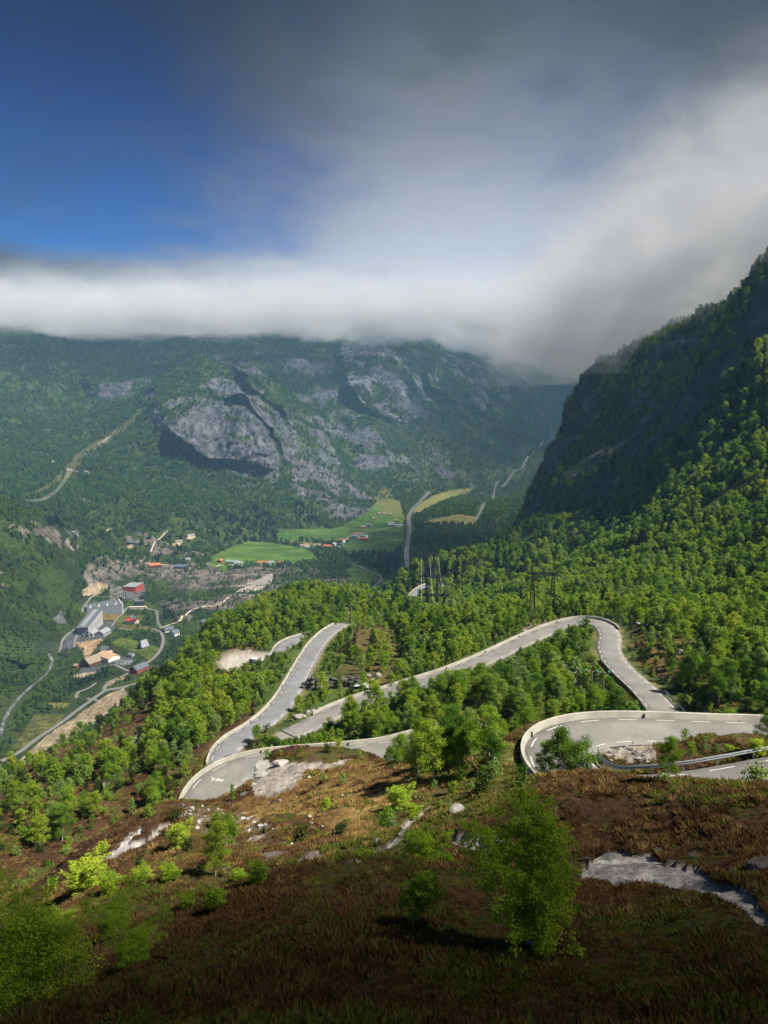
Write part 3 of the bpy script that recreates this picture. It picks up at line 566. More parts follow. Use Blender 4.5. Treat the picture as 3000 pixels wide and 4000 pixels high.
barrier(RS['G'],1,3.75,'Concrete barrier along the far road arc',1.5,h=.9,joints=False); barrier(RS['H'],1,3.25,'Barrier on the distant road behind the pylons',1.5,h=.9,joints=False)
barrier(RS['I'],1,3.25,'Barrier on the road between the trees below the pylons',1.5,h=.9,joints=False)
# white writing on the road surface
strokes=[[(413,620),(447,631),(423,666)],[(453,657),(470,646)],[(508,630),(480,668)],[(505,665),(513,645),(522,660),(533,645),(541,662)],[(578,645),(553,649),(563,661),(545,673),(530,668)],[(470,632),(474,636)]]
L=[]
zc=float(RC[idx_px(RC,860,3050),2])+.07
for st_ in strokes:
    Q=np.array([tuple(at_z(700+a/3.318,2850+b/3.318,zc)) for a,b in st_])
    T,N=frame(Q) if len(Q)>2 else (None,None)
    for p,q in zip(Q[:-1],Q[1:]):
        d=(q-p)/np.linalg.norm(q-p); n_=np.array([-d[1],d[0],0])*.085
        L.append(([p-n_,p+n_,q+n_,q-n_],[(0,1,2,3)]))
        zc+=0.0
v,f=merge(L); v[:,2]+=np.repeat(np.arange(len(L))*.0025,4); tag(mesh_obj('chalk_writing',v,f,M['paint']),'White hand-painted writing on the left hairpin surface','writing')
# valley lanes, draped on the ground
CLEAR=[]
def drape(pix,width,name,label,mat,lift=.35,r0=400,closeup=None):
    P=[hit(x,y,r0) for x,y in pix]; P=resample(P,8); CLEAR.append((P,width/2+5)); th=np.arctan2(P[:,0],P[:,1]); P[:,2]=ground(th,np.hypot(P[:,0],P[:,1]))
    z=P[:,2].copy(); kz=np.convolve(np.pad(z,4,'edge'),np.ones(9)/9,'valid'); P[:,2]=np.maximum(z,kz); T,N=frame(P); w=width/2; V=[]
    for o in (-w,-w/3,w/3,w):
        Q=P+N*o; g=ground(np.arctan2(Q[:,0],Q[:,1]),np.hypot(Q[:,0],Q[:,1])); Q[:,2]=np.maximum(g,P[:,2]-.5)+lift; V.append(Q)
    V=np.stack(V,1).reshape(-1,3); n_=len(P); Fc=[(i*4+j,i*4+4+j,i*4+5+j,i*4+1+j) for i in range(n_-1) for j in range(3)]
    o=mesh_obj(name,V,Fc,mat,smooth=True); tag(o,label,kind='structure'); return P
M['lane']=asphalt('valley_lane',(.17,.168,.16)); M['track']=principled('gravel_track',(.42,.37,.30),.95,noise=(.3,.2))
LANES=[([(-60,2998),(30,2965),(100,2922),(200,2852),(300,2777),(400,2706),(470,2688),(540,2668),(590,2650)],7.5,M['lane'],'Main valley road past the pale field'),
 ([(408,2700),(412,2680),(440,2660),(490,2637),(503,2626),(545,2607),(585,2583),(610,2562),(632,2528),(638,2500),(630,2470)],6.5,M['lane'],'Village road past the church'),
 ([(630,2470),(580,2455),(510,2463),(470,2456)],5,M['lane'],'Side lane towards the red-roofed house'),([(630,2455),(680,2438),(710,2415),(740,2393),(790,2372),(850,2362),(880,2345)],5,M['track'],'Gravel lane between the knolls'),
 ([(435,2448),(455,2420),(480,2398),(500,2374),(555,2371),(590,2382),(612,2392),(617,2430),(630,2455)],5.5,M['lane'],'Lane from the power station up to the switchyard'),
 ([(500,2622),(470,2608),(440,2597),(395,2605)],5,M['lane'],'Lane to the farm sheds'),([(298,2728),(305,2705),(345,2690),(375,2668)],6,M['lane'],'Short lane by the river trees'),
 ([(385,2740),(370,2735),(340,2730)],5,M['lane'],'Field entrance'),
 ([(322,2395),(325,2372),(350,2340),(372,2328)],4.5,M['lane'],'Lane beside the river'),([(372,2328),(420,2335),(480,2332)],4.5,M['lane'],'Loop above the concrete hall'),
 ([(288,2535),(292,2510),(305,2475),(330,2450),(345,2430)],4,M['lane'],'Riverside service lane'),
 ([(228,2560),(238,2530),(245,2500),(285,2465),(330,2425)],3.5,M['lane'],'Riverbank path'),
 ([(590,2160),(600,2130),(630,2100),(655,2075)],5,M['track'],'Gravel lane climbing through the spruces'),([(550,2190),(565,2200),(640,2205),(720,2212)],5,M['track'],'Lane to the orange house'),
 ([(1330,2205),(1390,2210),(1440,2230),(1480,2245),(1488,2262),(1470,2285),(1420,2310)],6,M['lane'],'Curving valley road beside the spruces'),
 ([(1350,2105),(1370,2095),(1450,2075),(1530,2060),(1570,2055)],4,M['track'],'Farm track across the far meadow'),([(824,2222),(850,2212),(875,2208)],4,M['track'],'Track to the left farm'),
 ([(1130,2203),(1170,2195),(1200,2192),(1240,2185)],4,M['track'],'Track along the meadow edge'),([(640,1955),(655,1950)],4,M['track'],'Small clearing track'),
 ([(1330,2378),(1345,2362),(1362,2345)],7,M['lane'],'Short stretch of road beyond the crest'),([(880,2345),(940,2310),(1000,2290)],4,M['track'],'Track to the pale quarry')]
for P,w_,m_,lb in LANES: drape(P,w_*.66,'road' if m_ is M['lane'] else 'track',lb,m_)
# rivers
wm=bpy.data.materials.new('river_water'); wm.use_nodes=True; t=NT(wm.node_tree); p=t.n('ShaderNodeBsdfPrincipled'); g=t.n('ShaderNodeNewGeometry').outputs['Position']
nz=t.noise(g,.22,6,.75,.6); t.l(t.ramp(nz,[(.40,(.035,.04,.045)),(.52,(.11,.115,.12)),(.60,(.22,.22,.22)),(.66,(.75,.77,.8))]),p.inputs[0]); p.inputs['Roughness'].default_value=.35
b=t.n('ShaderNodeBump',inp={'Height':nz,'Strength':.6,'Distance':.5}); t.l(b.outputs[0],p.inputs['Normal']); o_=t.n('ShaderNodeOutputMaterial'); t.l(p.outputs[0],o_.inputs[0]); M['water']=wm
fo=principled('white_water',(.72,.75,.78),.5,noise=(1.2,.3),bump=(2,.8,.3)); M['foam']=fo
drape([(0,2880),(20,2810),(60,2745),(120,2685),(185,2630),(205,2585),(188,2555)],3.5,'river','Dark stream low on the left',wm,.5)
drape([(240,2440),(215,2380),(222,2345),(245,2300),(262,2255),(268,2210),(280,2160),(290,2110),(293,2075)],14,'river','Boulder river in the left gorge',wm,.5,800)
drape([(1606,2262),(1596,2225),(1588,2170),(1592,2120),(1600,2070),(1597,2020),(1612,1990),(1645,1955),(1700,1925)],10,'river','River along the far valley floor',wm,.5,900)
drape([(1960,1905),(2005,1845),(2060,1790),(2120,1730),(2160,1690)],9,'river','Upper river thread in the hazy valley',wm,.6,2300)
drape([(1855,2035),(1880,1990),(1925,1950),(1935,1900),(1950,1880)],6,'river','Thin side stream on the valley floor',wm,.6,1300)
for P,w_ in (([(1385,2692),(1400,2680),(1430,2685),(1465,2692)],2.6),([(1222,2690),(1262,2688)],1.3)):
    drape(P,w_,'stream','White water foaming between boulders',fo,.35,100)
print('roads',time.time()-T0)

HP=[(370,2465),(340,2488),(374,2482),(420,2480),(345,2392),(410,2392),(470,2392),(545,2310),(545,2368),(508,2438),(522,2420),(547,2534),(401,2551),(427,2563),(400,2588),(332,2606),(295,2611),(507,2568),(560,2622),(660,2470),(690,2484),(796,2443),(820,2451),(848,2456),(866,2445),(848,2436),(606,2219),(622,2214),(726,2195),(703,2221),(512,2128),(748,2100),(700,2122),(900,2206),(931,2213),(868,2204),(1026,2208),(1061,2210),(1088,2211),(1190,2140),(1206,2145),(1241,2137),(1277,2142),(1304,2133),(1322,2146),(1328,2120),(1348,2118),(1386,2104),(1414,2104),(1420,2066),(1438,2058),(1528,2050),(1538,2056),(1562,2057),(1512,2298),(976,2284),(256,2565),(332,1795)]
for x,y in HP: p=hit(x,y,480); CLEAR.append((np.array([tuple(p),tuple(p+Vector((1,0,0)))]),17 if y>2240 else 13))
for x,y,r0_ in ((1678,2300,560),(1686,2395,380),(1702,2428,330),(2116,2424,250)): p=hit(x,y,r0_); CLEAR.append((np.array([tuple(p),tuple(p+Vector((1,0,0)))]),9))
for P,rad in CLEAR:
    b0,b1=P[:,0].min()-rad-6,P[:,0].max()+rad+6; d0,d1=P[:,1].min()-rad-6,P[:,1].max()+rad+6
    # ground between the lane and the camera side is kept a little clearer so the lane reads from above
    sel=np.nonzero((GX2>b0)&(GX2<b1)&(GY2>d0)&(GY2<d1)); 
    if not len(sel[0]): continue
    vx=GX2[sel]; vy=GY2[sel]; bd=np.full(vx.shape,1e9)
    for i in range(0,len(P),40): q=P[i:i+40]; bd=np.minimum(bd,np.sqrt(((vx[:,None]-q[None,:,0])**2+(vy[:,None]-q[None,:,1])**2).min(1)))
    dens[sel]*=sstep(bd,rad,rad+5)
print('cleared',time.time()-T0)
# ---------------------------------------------------------------- trees
def leaf_mat(name,c1,c2,c3_,trans=.35):
    m=bpy.data.materials.new(name); m.use_nodes=True; t=NT(m.node_tree)
    rnd=t.n('ShaderNodeObjectInfo').outputs['Random']; pos=t.n('ShaderNodeNewGeometry').outputs['Position']
    nz=t.noise(pos,.035,3,.5); fine=t.noise(pos,1.7,3,.7)
    f=t.m('ADD',t.m('MULTIPLY',rnd,.62),t.m('MULTIPLY',t.m('SUBTRACT',nz,.3),.9))
    c=t.ramp(f,[(.05,c1),(.5,c2),(.95,c3_)]); c=t.mix(1.0,c,t.ramp(fine,[(.3,(.62,.66,.6)),(.7,(1.34,1.28,1.2))]),'MULTIPLY')
    d=t.n('ShaderNodeBsdfDiffuse',inp={0:c}); tr=t.n('ShaderNodeBsdfTranslucent',inp={0:t.mix(1.0,c,(1.15,1.2,.6),'MULTIPLY')})
    mx=t.n('ShaderNodeMixShader',inp={0:trans}); t.l(d.outputs[0],mx.inputs[1]); t.l(tr.outputs[0],mx.inputs[2])
    o=t.n('ShaderNodeOutputMaterial'); t.l(mx.outputs[0],o.inputs[0]); return m
M['leaf']=leaf_mat('birch_leaves',(.060,.145,.026),(.205,.325,.038),(.34,.40,.05),.47)
M['leafb']=leaf_mat('bright_birch_leaves',(.28,.42,.045),(.38,.52,.06),(.46,.55,.07),.5)  # leaf colour brightened to make up for the shade on the near trees
M['leaf2']=leaf_mat('willow_leaves',(.19,.28,.11),(.22,.32,.08),(.26,.35,.08),.42)
M['needle']=leaf_mat('spruce_needles',(.016,.036,.016),(.024,.050,.020),(.032,.062,.022),.1)
M['far']=leaf_mat('far_leaves',(.042,.100,.030),(.078,.155,.036),(.14,.215,.042),.35)
M['pine']=leaf_mat('dark_leaves',(.022,.040,.013),(.034,.055,.016),(.05,.07,.02),.15)
M['bark']=principled('birch_bark',(.42,.39,.35),.8,noise=(6,.45)); M['barkd']=principled('brown_bark',(.09,.07,.055),.9,noise=(5,.3))
def tube(pts,r,k=5):
    pts=np.array(pts,float); n=len(pts); V=[];Fc=[]
    for i in range(n):
        d=pts[min(i+1,n-1)]-pts[max(i-1,0)]; d/=np.linalg.norm(d)+1e-9; a=np.cross(d,(.3,.9,.1)); a/=np.linalg.norm(a)+1e-9; b=np.cross(d,a)
        for j in range(k):
            q=2*math.pi*j/k; V.append(pts[i]+r[i]*(math.cos(q)*a+math.sin(q)*b))
    for i in range(n-1):
        for j in range(k): Fc.append((i*k+j,i*k+(j+1)%k,(i+1)*k+(j+1)%k,(i+1)*k+j))
    return V,Fc
def leaves(Cn,n,sig,ls,rg,flat=.75):
    # n leaf faces around each clump centre, facing mostly outwards and up
    Cn=np.asarray(Cn); c=np.repeat(Cn,n,0); N_=len(c)
    u=rg.normal(size=(N_,3)); u/=np.linalg.norm(u,axis=1)[:,None]; rr=rg.random(N_)**.45
    off=u*rr[:,None]*sig; off[:,2]*=flat; p=c+off
    nrm=u*.9+rg.normal(size=(N_,3))*.55+np.array([0,0,.35]); nrm/=np.linalg.norm(nrm,axis=1)[:,None]
    a=np.cross(nrm,rg.normal(size=(N_,3))); a/=np.linalg.norm(a,axis=1)[:,None]; b=np.cross(nrm,a)
    s=ls*(.6+.8*rg.random(N_))[:,None]
    V=np.stack([p-a*s*.5,p+b*s*.42,p+a*s*.62,p-b*s*.38],1).reshape(-1,3)
    return V,np.arange(N_*4).reshape(-1,4)
def birch(seed,H,nl,ls,nb=16,stems=1,width=.30,low=.22,k=5,twig=True,sigf=.085,droop=0.):
    rg=np.random.default_rng(seed); parts=[]; Cn=[]
    for s_ in range(stems):
        lean=rg.normal(size=2)*(.05 if stems==1 else .20); hh=H*(1 if s_==0 else rg.uniform(.7,.97)); r0=H*.014*(1 if stems==1 else .8)
        base=np.array([rg.normal()*.03*H*(stems>1),rg.normal()*.03*H*(stems>1),-.25]); tr=[]
        for i in range(9):
            f=i/8; tr.append(base+np.array([lean[0]*hh*f+math.sin(f*4+seed)*.02*H,lean[1]*hh*f+math.cos(f*3.3+seed)*.02*H,f*(hh*.95+.25)]))
        tr=np.array(tr); parts.append(tube(tr,[r0*(1-.86*i/8) for i in range(9)],k))
        for b in range(nb):
            f=low+(1-low)*((b+rg.random()*.6)/nb)**.9; f=min(f,.99); i=f*8; p0=tr[int(i)]*(1-i%1)+tr[min(int(i)+1,8)]*(i%1)
            az=b*2.4+rg.random()*1.3; prof=math.sin(min(1,(1-f)*1.25+.14)*math.pi*.62)
            L=H*width*prof*rg.uniform(.65,1.2); up=.55+.5*f-droop
            d=np.array([math.cos(az),math.sin(az),up]); d/=np.linalg.norm(d); p1=p0+d*L*.55; p2=p1+(d+np.array([0,0,-.1-droop]))*L*.5
            if twig: parts.append(tube([p0,p1,p2],[r0*.34*(1.15-f),r0*.2*(1.15-f),r0*.06],3))
            m=max(2,int(2+3*prof))
            for q in range(m):
                g=.35+.7*(q+rg.random()*.5)/m; c=p0+(p2-p0)*g+rg.normal(size=3)*H*.035; Cn.append(c)
        for q in range(3): Cn.append(tr[-1]+rg.normal(size=3)*H*.03+np.array([0,0,.02*H*q]))
    V,Fc=leaves(Cn,max(3,nl//len(Cn)),H*sigf*1.25,ls,rg)
    tv,tf=merge(parts); return tv,tf,V,Fc
def spruce(seed,H,nl,ls):
    rg=np.random.default_rng(seed); tr=[(0,0,-.3),(0,0,H*.5),(0,0,H*.97)]; tv,tf=tube(tr,[H*.016,H*.01,H*.002],5); Cn=[]
    lv=14
    for i in range(lv):
        f=.06+.92*i/lv; R=H*.19*(1-f)**.85+.02*H; m=max(2,int(9*(1-f)+2))
        for j in range(m):
            a=2*math.pi*j/m+i*1.7+rg.random()*.6
            for q in (.45,.95): rr=R*q*rg.uniform(.8,1.15); Cn.append((math.cos(a)*rr,math.sin(a)*rr,H*f-rr*.28))
    V,Fc=leaves(Cn,max(2,nl//len(Cn)),H*.035,ls,rg,.6); return np.array(tv),tf,V,Fc
def blob_tree(seed,H,nc,nl,ls,W_=.34):
    # far crown: few big leaf faces over several lumps, on a short stem
    rg=np.random.default_rng(seed); Cn=[]; tv,tf=tube([(0,0,-.5),(0,0,H*.5)],[H*.02,H*.012],4)
    for i in range(nc):
        f=rg.random(); a=rg.random()*6.28; r=H*W_*math.sin(math.pi*(.18+.74*f))*rg.random()**.5*.75
        Cn.append((math.cos(a)*r,math.sin(a)*r,H*(.24+.66*f)))
    V,Fc=leaves(Cn,nl,H*.16,ls,rg,.85); return np.array(tv),tf,V,Fc
TPL={}
def add_tpl(key,gen,leafm,barkm):
    tv,tf,V,Fc=gen; a=mesh_obj('trunk',tv,tf,M[barkm],smooth=True,link=False); b=mesh_obj('crown',V,Fc,M[leafm],link=False); TPL[key]=(a.data,b.data); bpy.data.objects.remove(a); bpy.data.objects.remove(b)
for i in range(5): add_tpl('n%d'%i,birch(20+i,6,9000,.105,nb=22,width=(.26,.30,.34,.24,.30)[i],low=(.25,.18,.22,.12,.3)[i],sigf=.07),'leaf' if i!=3 else 'leaf2','bark')
for i in range(6): add_tpl('m%d'%i,birch(50+i,6,2000,.23,nb=15,width=(.27,.31,.36,.23,.30,.34)[i],low=(.22,.15,.12,.12,.26,.1)[i],k=4,sigf=.085),'leaf' if i!=4 else 'leaf2','bark')
for i in range(3): add_tpl('s%d'%i,spruce(80+i,9,2600,.32),'needle','barkd')
def joined(key,gen,lm,bm):
    tv,tf,V,Fc=gen; tf=[tuple(f) for f in tf]; n0=len(tv); V2=np.concatenate([np.asarray(tv),V]); F2=np.concatenate([np.array(tf),np.asarray(Fc)+n0])
    o=mesh_obj(key,V2,F2,[M[bm],M[lm]],mi=[0]*len(tf)+[1]*len(Fc),link=False); return o
def tcoll(name,objs):
    c=bpy.data.collections.new(name)
    for o in objs: c.objects.link(o)
    return c
c_mid=tcoll('birch_kinds',[joined('k%02d'%i,birch(150+i,6,900,.34,nb=12,width=(.28,.33,.37,.25,.31,.35)[i],low=(.2,.15,.12,.12,.26,.1)[i],k=3,twig=i%2==0,sigf=.095),('leaf','leaf','leaf','leaf','leaf2','leaf')[i],'bark') for i in range(6)]+[joined('k%02d'%(6+i),spruce(170+i,8,900,.5),'needle','barkd') for i in range(2)]+[joined('k%02d'%(8+i),birch(190+i,5,800,.32,nb=12,width=.34,low=.12,k=3,twig=True),'pine','barkd') for i in range(2)])
c_far=tcoll('far_kinds',[joined('f%02d'%i,blob_tree(250+i,9,11,14,1.35,(.30,.36,.40,.33)[i]),'far','barkd') for i in range(4)]+[joined('f%02d'%(4+i),spruce(270+i,10,330,1.0),'needle','barkd') for i in range(2)])
def scatter(name,pts,rot,scl,ki,coll,**tg):
    me=bpy.data.meshes.new(name); me.vertices.add(len(pts)); me.vertices.foreach_set('co',np.asarray(pts,np.float32).ravel())
    for nm,ty,f,d in (('rot','FLOAT_VECTOR','vector',rot),('scl','FLOAT','value',scl),('kind_index','INT','value',ki)):
        a=me.attributes.new(nm,ty,'POINT'); a.data.foreach_set(f,np.ascontiguousarray(d,dtype=np.int32 if ty=='INT' else np.float32).ravel())
    o=bpy.data.objects.new(name,me); COL.objects.link(o)
    g=bpy.data.node_groups.new(name,'GeometryNodeTree'); g.interface.new_socket('Geometry',in_out='INPUT',socket_type='NodeSocketGeometry'); g.interface.new_socket('Geometry',in_out='OUTPUT',socket_type='NodeSocketGeometry')
    N=g.nodes; gi=N.new('NodeGroupInput'); go=N.new('NodeGroupOutput'); ip=N.new('GeometryNodeInstanceOnPoints'); ci=N.new('GeometryNodeCollectionInfo')
    ci.inputs['Collection'].default_value=coll; ci.inputs['Separate Children'].default_value=True; ci.inputs['Reset Children'].default_value=True
    def at(nm,ty):
        a=N.new('GeometryNodeInputNamedAttribute'); a.data_type=ty; a.inputs['Name'].default_value=nm; return a.outputs[0]
    L=g.links; L.new(gi.outputs[0],ip.inputs['Points']); L.new(ci.outputs[0],ip.inputs['Instance']); ip.inputs['Pick Instance'].default_value=True
    L.new(at('kind_index','INT'),ip.inputs['Instance Index']); L.new(at('rot','FLOAT_VECTOR'),ip.inputs['Rotation']); L.new(at('scl','FLOAT'),ip.inputs['Scale']); L.new(ip.outputs[0],go.inputs[0])
    md=o.modifiers.new('scatter','NODES'); md.node_group=g; tag(o,kind='stuff',**tg); return o
# candidate spots, even over the real ground area
cell=np.abs(np.gradient(RG,axis=0))*np.gradient(TG,axis=1)*RG
def spots(r0,r1,per,dm=None,thm=.60):
    msk=(RG>=r0)&(RG<r1)&(np.abs(TG)<thm); d=(dens if dm is None else dm)
    wgt=np.where(msk,cell*d,0).ravel(); cs=np.cumsum(wgt); n_=int(cs[-1]/per)
    k_=np.searchsorted(cs,rng.random(n_)*cs[-1]); j,i=np.unravel_index(np.clip(k_,0,wgt.size-1),GZ.shape)
    j2=np.clip(j+1,0,GZ.shape[0]-1); i2=np.clip(i+1,0,GZ.shape[1]-1); u=rng.random(n_); v=rng.random(n_)
    P=np.stack([G[j,i]*(1-u)*(1-v)+G[j,i2]*u*(1-v)+G[j2,i]*(1-u)*v+G[j2,i2]*u*v for G in (GX2,GY2,GZ)],1)
    return P,j,i
def visible(P,j,i,h,margin=3):
    jj=np.clip(j-3,0,None); r=np.hypot(P[:,0],P[:,1]); return (P[:,2]+h+margin)/r>CM[jj,i]
gap=sstep(fbm(GX,GY,26,3)+.25*fbm(GX,GY,9,2),-.42,-.12)
sprucy=np.zeros(GZ.shape,np.float32)
for P in ([(850,2060),(960,2020),(1060,2060),(1085,2110),(1000,2125),(900,2110),(850,2150)],[(1330,2165),(1440,2165),(1560,2130),(1600,2200),(1610,2260),(1500,2240),(1400,2215)],[(170,2040),(230,2000),(260,2050),(240,2090)],[(1150,1960),(1200,1990),(1250,2050),(1150,2050)],[(580,2150),(700,2150),(700,2200),(590,2190)],[(820,2000),(1000,1990),(1100,2040),(1050,2070),(850,2060)],[(600,2380),(700,2350),(690,2430),(620,2430)],[(240,2700),(420,2700),(420,2600),(300,2660)]): sprucy=np.maximum(sprucy,poly(P,8,700,2600,7))
P1,j1_,i1_=spots(58,520,5.2,dens*np.where(RG<115,1,gap)); q_=project(P1[:,0],P1[:,1],P1[:,2]); H1=(1.6+4.3*rng.random(len(P1))**1.6)*(1+.3*sstep(np.hypot(P1[:,0],P1[:,1]),170,420))
# trees right below a road keep low so the road shows, as along a cleared verge
ftr=np.ones(len(P1))
for k_ in 'DE':
    Pk=RS[k_]
    for a_ in range(0,len(P1),20000):
        dx=P1[a_:a_+20000,None,0]-Pk[None,:,0]; dy=P1[a_:a_+20000,None,1]-Pk[None,:,1]; d_=np.sqrt(dx*dx+dy*dy); j_=d_.argmin(1); dm_=d_[np.arange(len(j_)),j_]
        towards=(np.hypot(P1[a_:a_+20000,0],P1[a_:a_+20000,1])<np.hypot(Pk[j_,0],Pk[j_,1])); lim=np.maximum(.8,(Pk[j_,2]+(dm_-3)*.42+.8-P1[a_:a_+20000,2]))
        H_=H1[a_:a_+20000]; ok=towards&(dm_<17)&(rng.random(len(j_))<.95)&((k_=='D')|(q_[0][a_:a_+20000]>1480)|(q_[0][a_:a_+20000]<1340)); H1[a_:a_+20000]=np.where(ok,np.minimum(H_,lim),H_)
pk_=inpoly(q_[0],q_[1],[(840,2600),(1110,2550),(1240,2480),(1235,2560),(1165,2660),(1090,2760),(1010,2830),(860,2800),(830,2700)])
lim_=np.interp(q_[0],[860,1060,1130,1220],[2640,2628,2572,2520]); hc_=(q_[1]-lim_)/F*np.linalg.norm(P1,axis=1)*1.08; H1=np.where(pk_,np.clip(np.minimum(H1,hc_),.5,9),H1)
v=visible(P1,j1_,i1_,H1); P1,j1_,i1_,H1=P1[v],j1_[v],i1_[v],H1[v]
P2,j2_,i2_=spots(520,1400,16,dens*gap); q2_=project(P2[:,0],P2[:,1],P2[:,2]); H2=(3.6+7.0*rng.random(len(P2))**1.6)*np.where((q2_[0]<1300)&(q2_[1]>2230),.68,1); v=visible(P2,j2_,i2_,H2); P2,j2_,i2_,H2=P2[v],j2_[v],i2_[v],H2[v]
P3,j3_,i3_=spots(1400,5600,44,dens*(.3+.7*gap)*np.where(RG>2600,.6,1)); R3=np.hypot(P3[:,0],P3[:,1]); H3=(6+6.5*rng.random(len(P3)))*(1+.35*sstep(R3,2500,4500)); v=visible(P3,j3_,i3_,H3); P3,j3_,i3_,H3=P3[v],j3_[v],i3_[v],H3[v]
print('spots',len(P1),len(P2),len(P3),time.time()-T0)
def rots(n): return np.stack([rng.normal(size=n)*.06,rng.normal(size=n)*.06,rng.random(n)*6.28],1)
def kinds(n,j,i,pb,nb_,ns,ps0):
    r=rng.random(n); ps=ps0+.9*sprucy[j,i]; return np.where(r<ps,nb_+rng.integers(0,ns,n),rng.integers(0,nb_,n))
# the individual birches: hand-placed ones first
def make_tree(key,loc,H,label,name='birch_tree',cat='tree',group='young birch trees on the slopes',rz=None,sx=1,href=6.):
    tm,cm=TPL[key]; s=H/href
    o=empty(name,loc,random.random()*6.28 if rz is None else rz,label=label,cat=cat,group=group); o.scale=(s*sx,s*sx,s)
    a=bpy.data.objects.new('trunk',tm); b=bpy.data.objects.new('crown',cm)
    for q in (a,b): COL.objects.link(q); q.parent=o
    return o
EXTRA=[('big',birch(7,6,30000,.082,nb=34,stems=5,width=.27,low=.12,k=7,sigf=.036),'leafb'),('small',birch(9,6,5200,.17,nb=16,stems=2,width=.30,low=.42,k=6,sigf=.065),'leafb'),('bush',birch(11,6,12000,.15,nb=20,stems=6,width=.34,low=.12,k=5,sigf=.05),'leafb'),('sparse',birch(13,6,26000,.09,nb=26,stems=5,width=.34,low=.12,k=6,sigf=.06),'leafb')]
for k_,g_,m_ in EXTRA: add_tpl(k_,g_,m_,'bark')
HAND=[('big',2075,3775,15.2,3110,1.05,'Largest foreground birch, dense bright crown over the grey rock'),
 ('small',1600,3632,None,3385,1.25,'Tiny bare-stemmed birch alone on the brown heather mound'),
 ('bush',1645,3388,29,3232,1.25,'Bright multi-stemmed birch bush behind the heather mound'),('bush',1750,3405,28.5,3330,1.5,'Low green bush right of the bright birch bush'),('bush',1435,3375,29,3315,1.5,'Small round bush at the crest of the heather mound'),
 ('n0',1518,3004,None,2915,1.2,'Pale yellow-green birch at the end of the left hairpin barrier'),('n1',1692,3064,None,2815,1.0,'Tall white-stemmed birch above the grassy knoll'),('n2',1640,3040,None,2850,1.0,'Birch left of the tall white-stemmed one'),('n0',1800,3034,None,2850,1.0,'Slender leaning birch right of the tall white-stemmed one'),('n4',1920,3010,None,2860,1.0,'Thin birch at the edge of the brown heath'),('n2',1745,2990,None,2790,1.0,'Broad birch behind the slender leaning one'),
 ('bush',1555,3160,None,3060,1.3,'Greyish bush on the shady side of the orange knoll'),('bush',1610,3200,None,3130,1.1,'Twiggy bush below the greyish one'),
 ('n1',844,3424,None,3205,.95,'Tall birch with white stem below the rubble'),('n4',898,3330,None,3175,.85,'Slim birch with bare white trunk beside the rubble'),('bush',697,3318,None,3205,1.0,'Round bush left of the slim birches'),('small',841,3568,None,3450,1.3,'Thin birch on the dark edge of the heather mound'),
 ('bush',935,3450,None,3390,1.3,'Dark bush in the hollow before the mound'),('bush',1005,3455,None,3350,1.0,'Pointed dark bush in the hollow'),('n3',910,3127,None,3060,.8,'Sapling on the rim above the hairpin'),('small',1260,3190,None,3110,1.0,'Small white-stemmed sapling on the orange grass'),
 ('sparse',235,3965,15.5,3480,1.25,'Sparse dark birch in the lower left corner'),('sparse',540,3860,17,3640,1.7,'Low dark bush beside the sparse corner birch'),('sparse',60,3960,15,3680,1.5,'Dark bush at the left edge'),('sparse',470,3760,24,3520,1.5,'Dark green thicket behind the sparse corner birch'),('bush',740,3640,24,3480,1.3,'Dim bush at the foot of the heather mound'),
 ('bush',330,3420,58,3340,1.5,'Green bush on the lower left slope'),('bush',560,3470,48,3385,1.9,'Wide low bush in the middle of the left slope'),('bush',660,3430,46,3370,1.5,'Low bush beside the wide one'),('bush',430,3490,50,3400,1.5,'Low bush below the ridge'),('small',420,3570,44,3430,1,'Thin crooked birch with white stem on the left slope'),('bush',200,3640,42,3540,1.4,'Bush near the left edge of the slope'),('bush',60,3760,32,3640,1.5,'Bush at the left border'),
 ('n1',2128,2990,55,2888,.9,'Left of three birches before the near hairpin wall'),('n0',2205,3003,54,2842,.95,'Middle and tallest of three birches before the near hairpin'),('n2',2275,3012,53,2885,1.0,'Right of three birches before the near hairpin'),
 ('n2',2612,3062,None,2880,1.0,'Round birch with curved white trunk by the guardrail'),('n4',2700,3012,60,2895,1.0,'Thin birch inside the near hairpin'),('n3',2745,2985,62,2872,.7,'Narrow bright birch inside the near hairpin'),('n1',2790,2990,62,2900,1.0,'Small birch behind the guardrail'),('bush',2850,2960,64,2905,1.3,'Bush on the bank inside the near hairpin'),
 ('n4',2985,2960,62,2775,1.0,'Dark-crowned birch at the right border by the barrier'),('bush',2955,2945,61,2875,1.2,'Bush under the right border birch'),
 ('n2',1008,2905,None,2832,1.3,'Round dark birch casting shade on the climbing road'),('n2',1170,2780,None,2715,1.2,'Wide bush-like birch beside the boulders'),('n0',1418,2700,None,2620,1.0,'Birch standing over the white water'),('n4',1530,2680,None,2625,1.2,'Round pale birch at the start of the long road'),('n3',1325,2690,None,2622,.8,'Narrow birch before the stone wall')]
def tall(p,topy):
    lo,hi=.3,30.
    for _ in range(30):
        m_=(lo+hi)/2
        if project(p[0],p[1],p[2]+m_)[1]>topy: lo=m_
        else: hi=m_
    return lo
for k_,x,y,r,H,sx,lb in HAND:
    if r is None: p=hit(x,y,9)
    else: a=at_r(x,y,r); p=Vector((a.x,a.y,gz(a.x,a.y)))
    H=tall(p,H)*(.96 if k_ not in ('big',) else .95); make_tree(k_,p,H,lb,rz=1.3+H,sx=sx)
NH=len(HAND)
R1=np.linalg.norm(P1,axis=1); Q1=project(P1[:,0],P1[:,1],P1[:,2]); infr=(Q1[0]>-40)&(Q1[0]<3040)&(Q1[1]<4000)
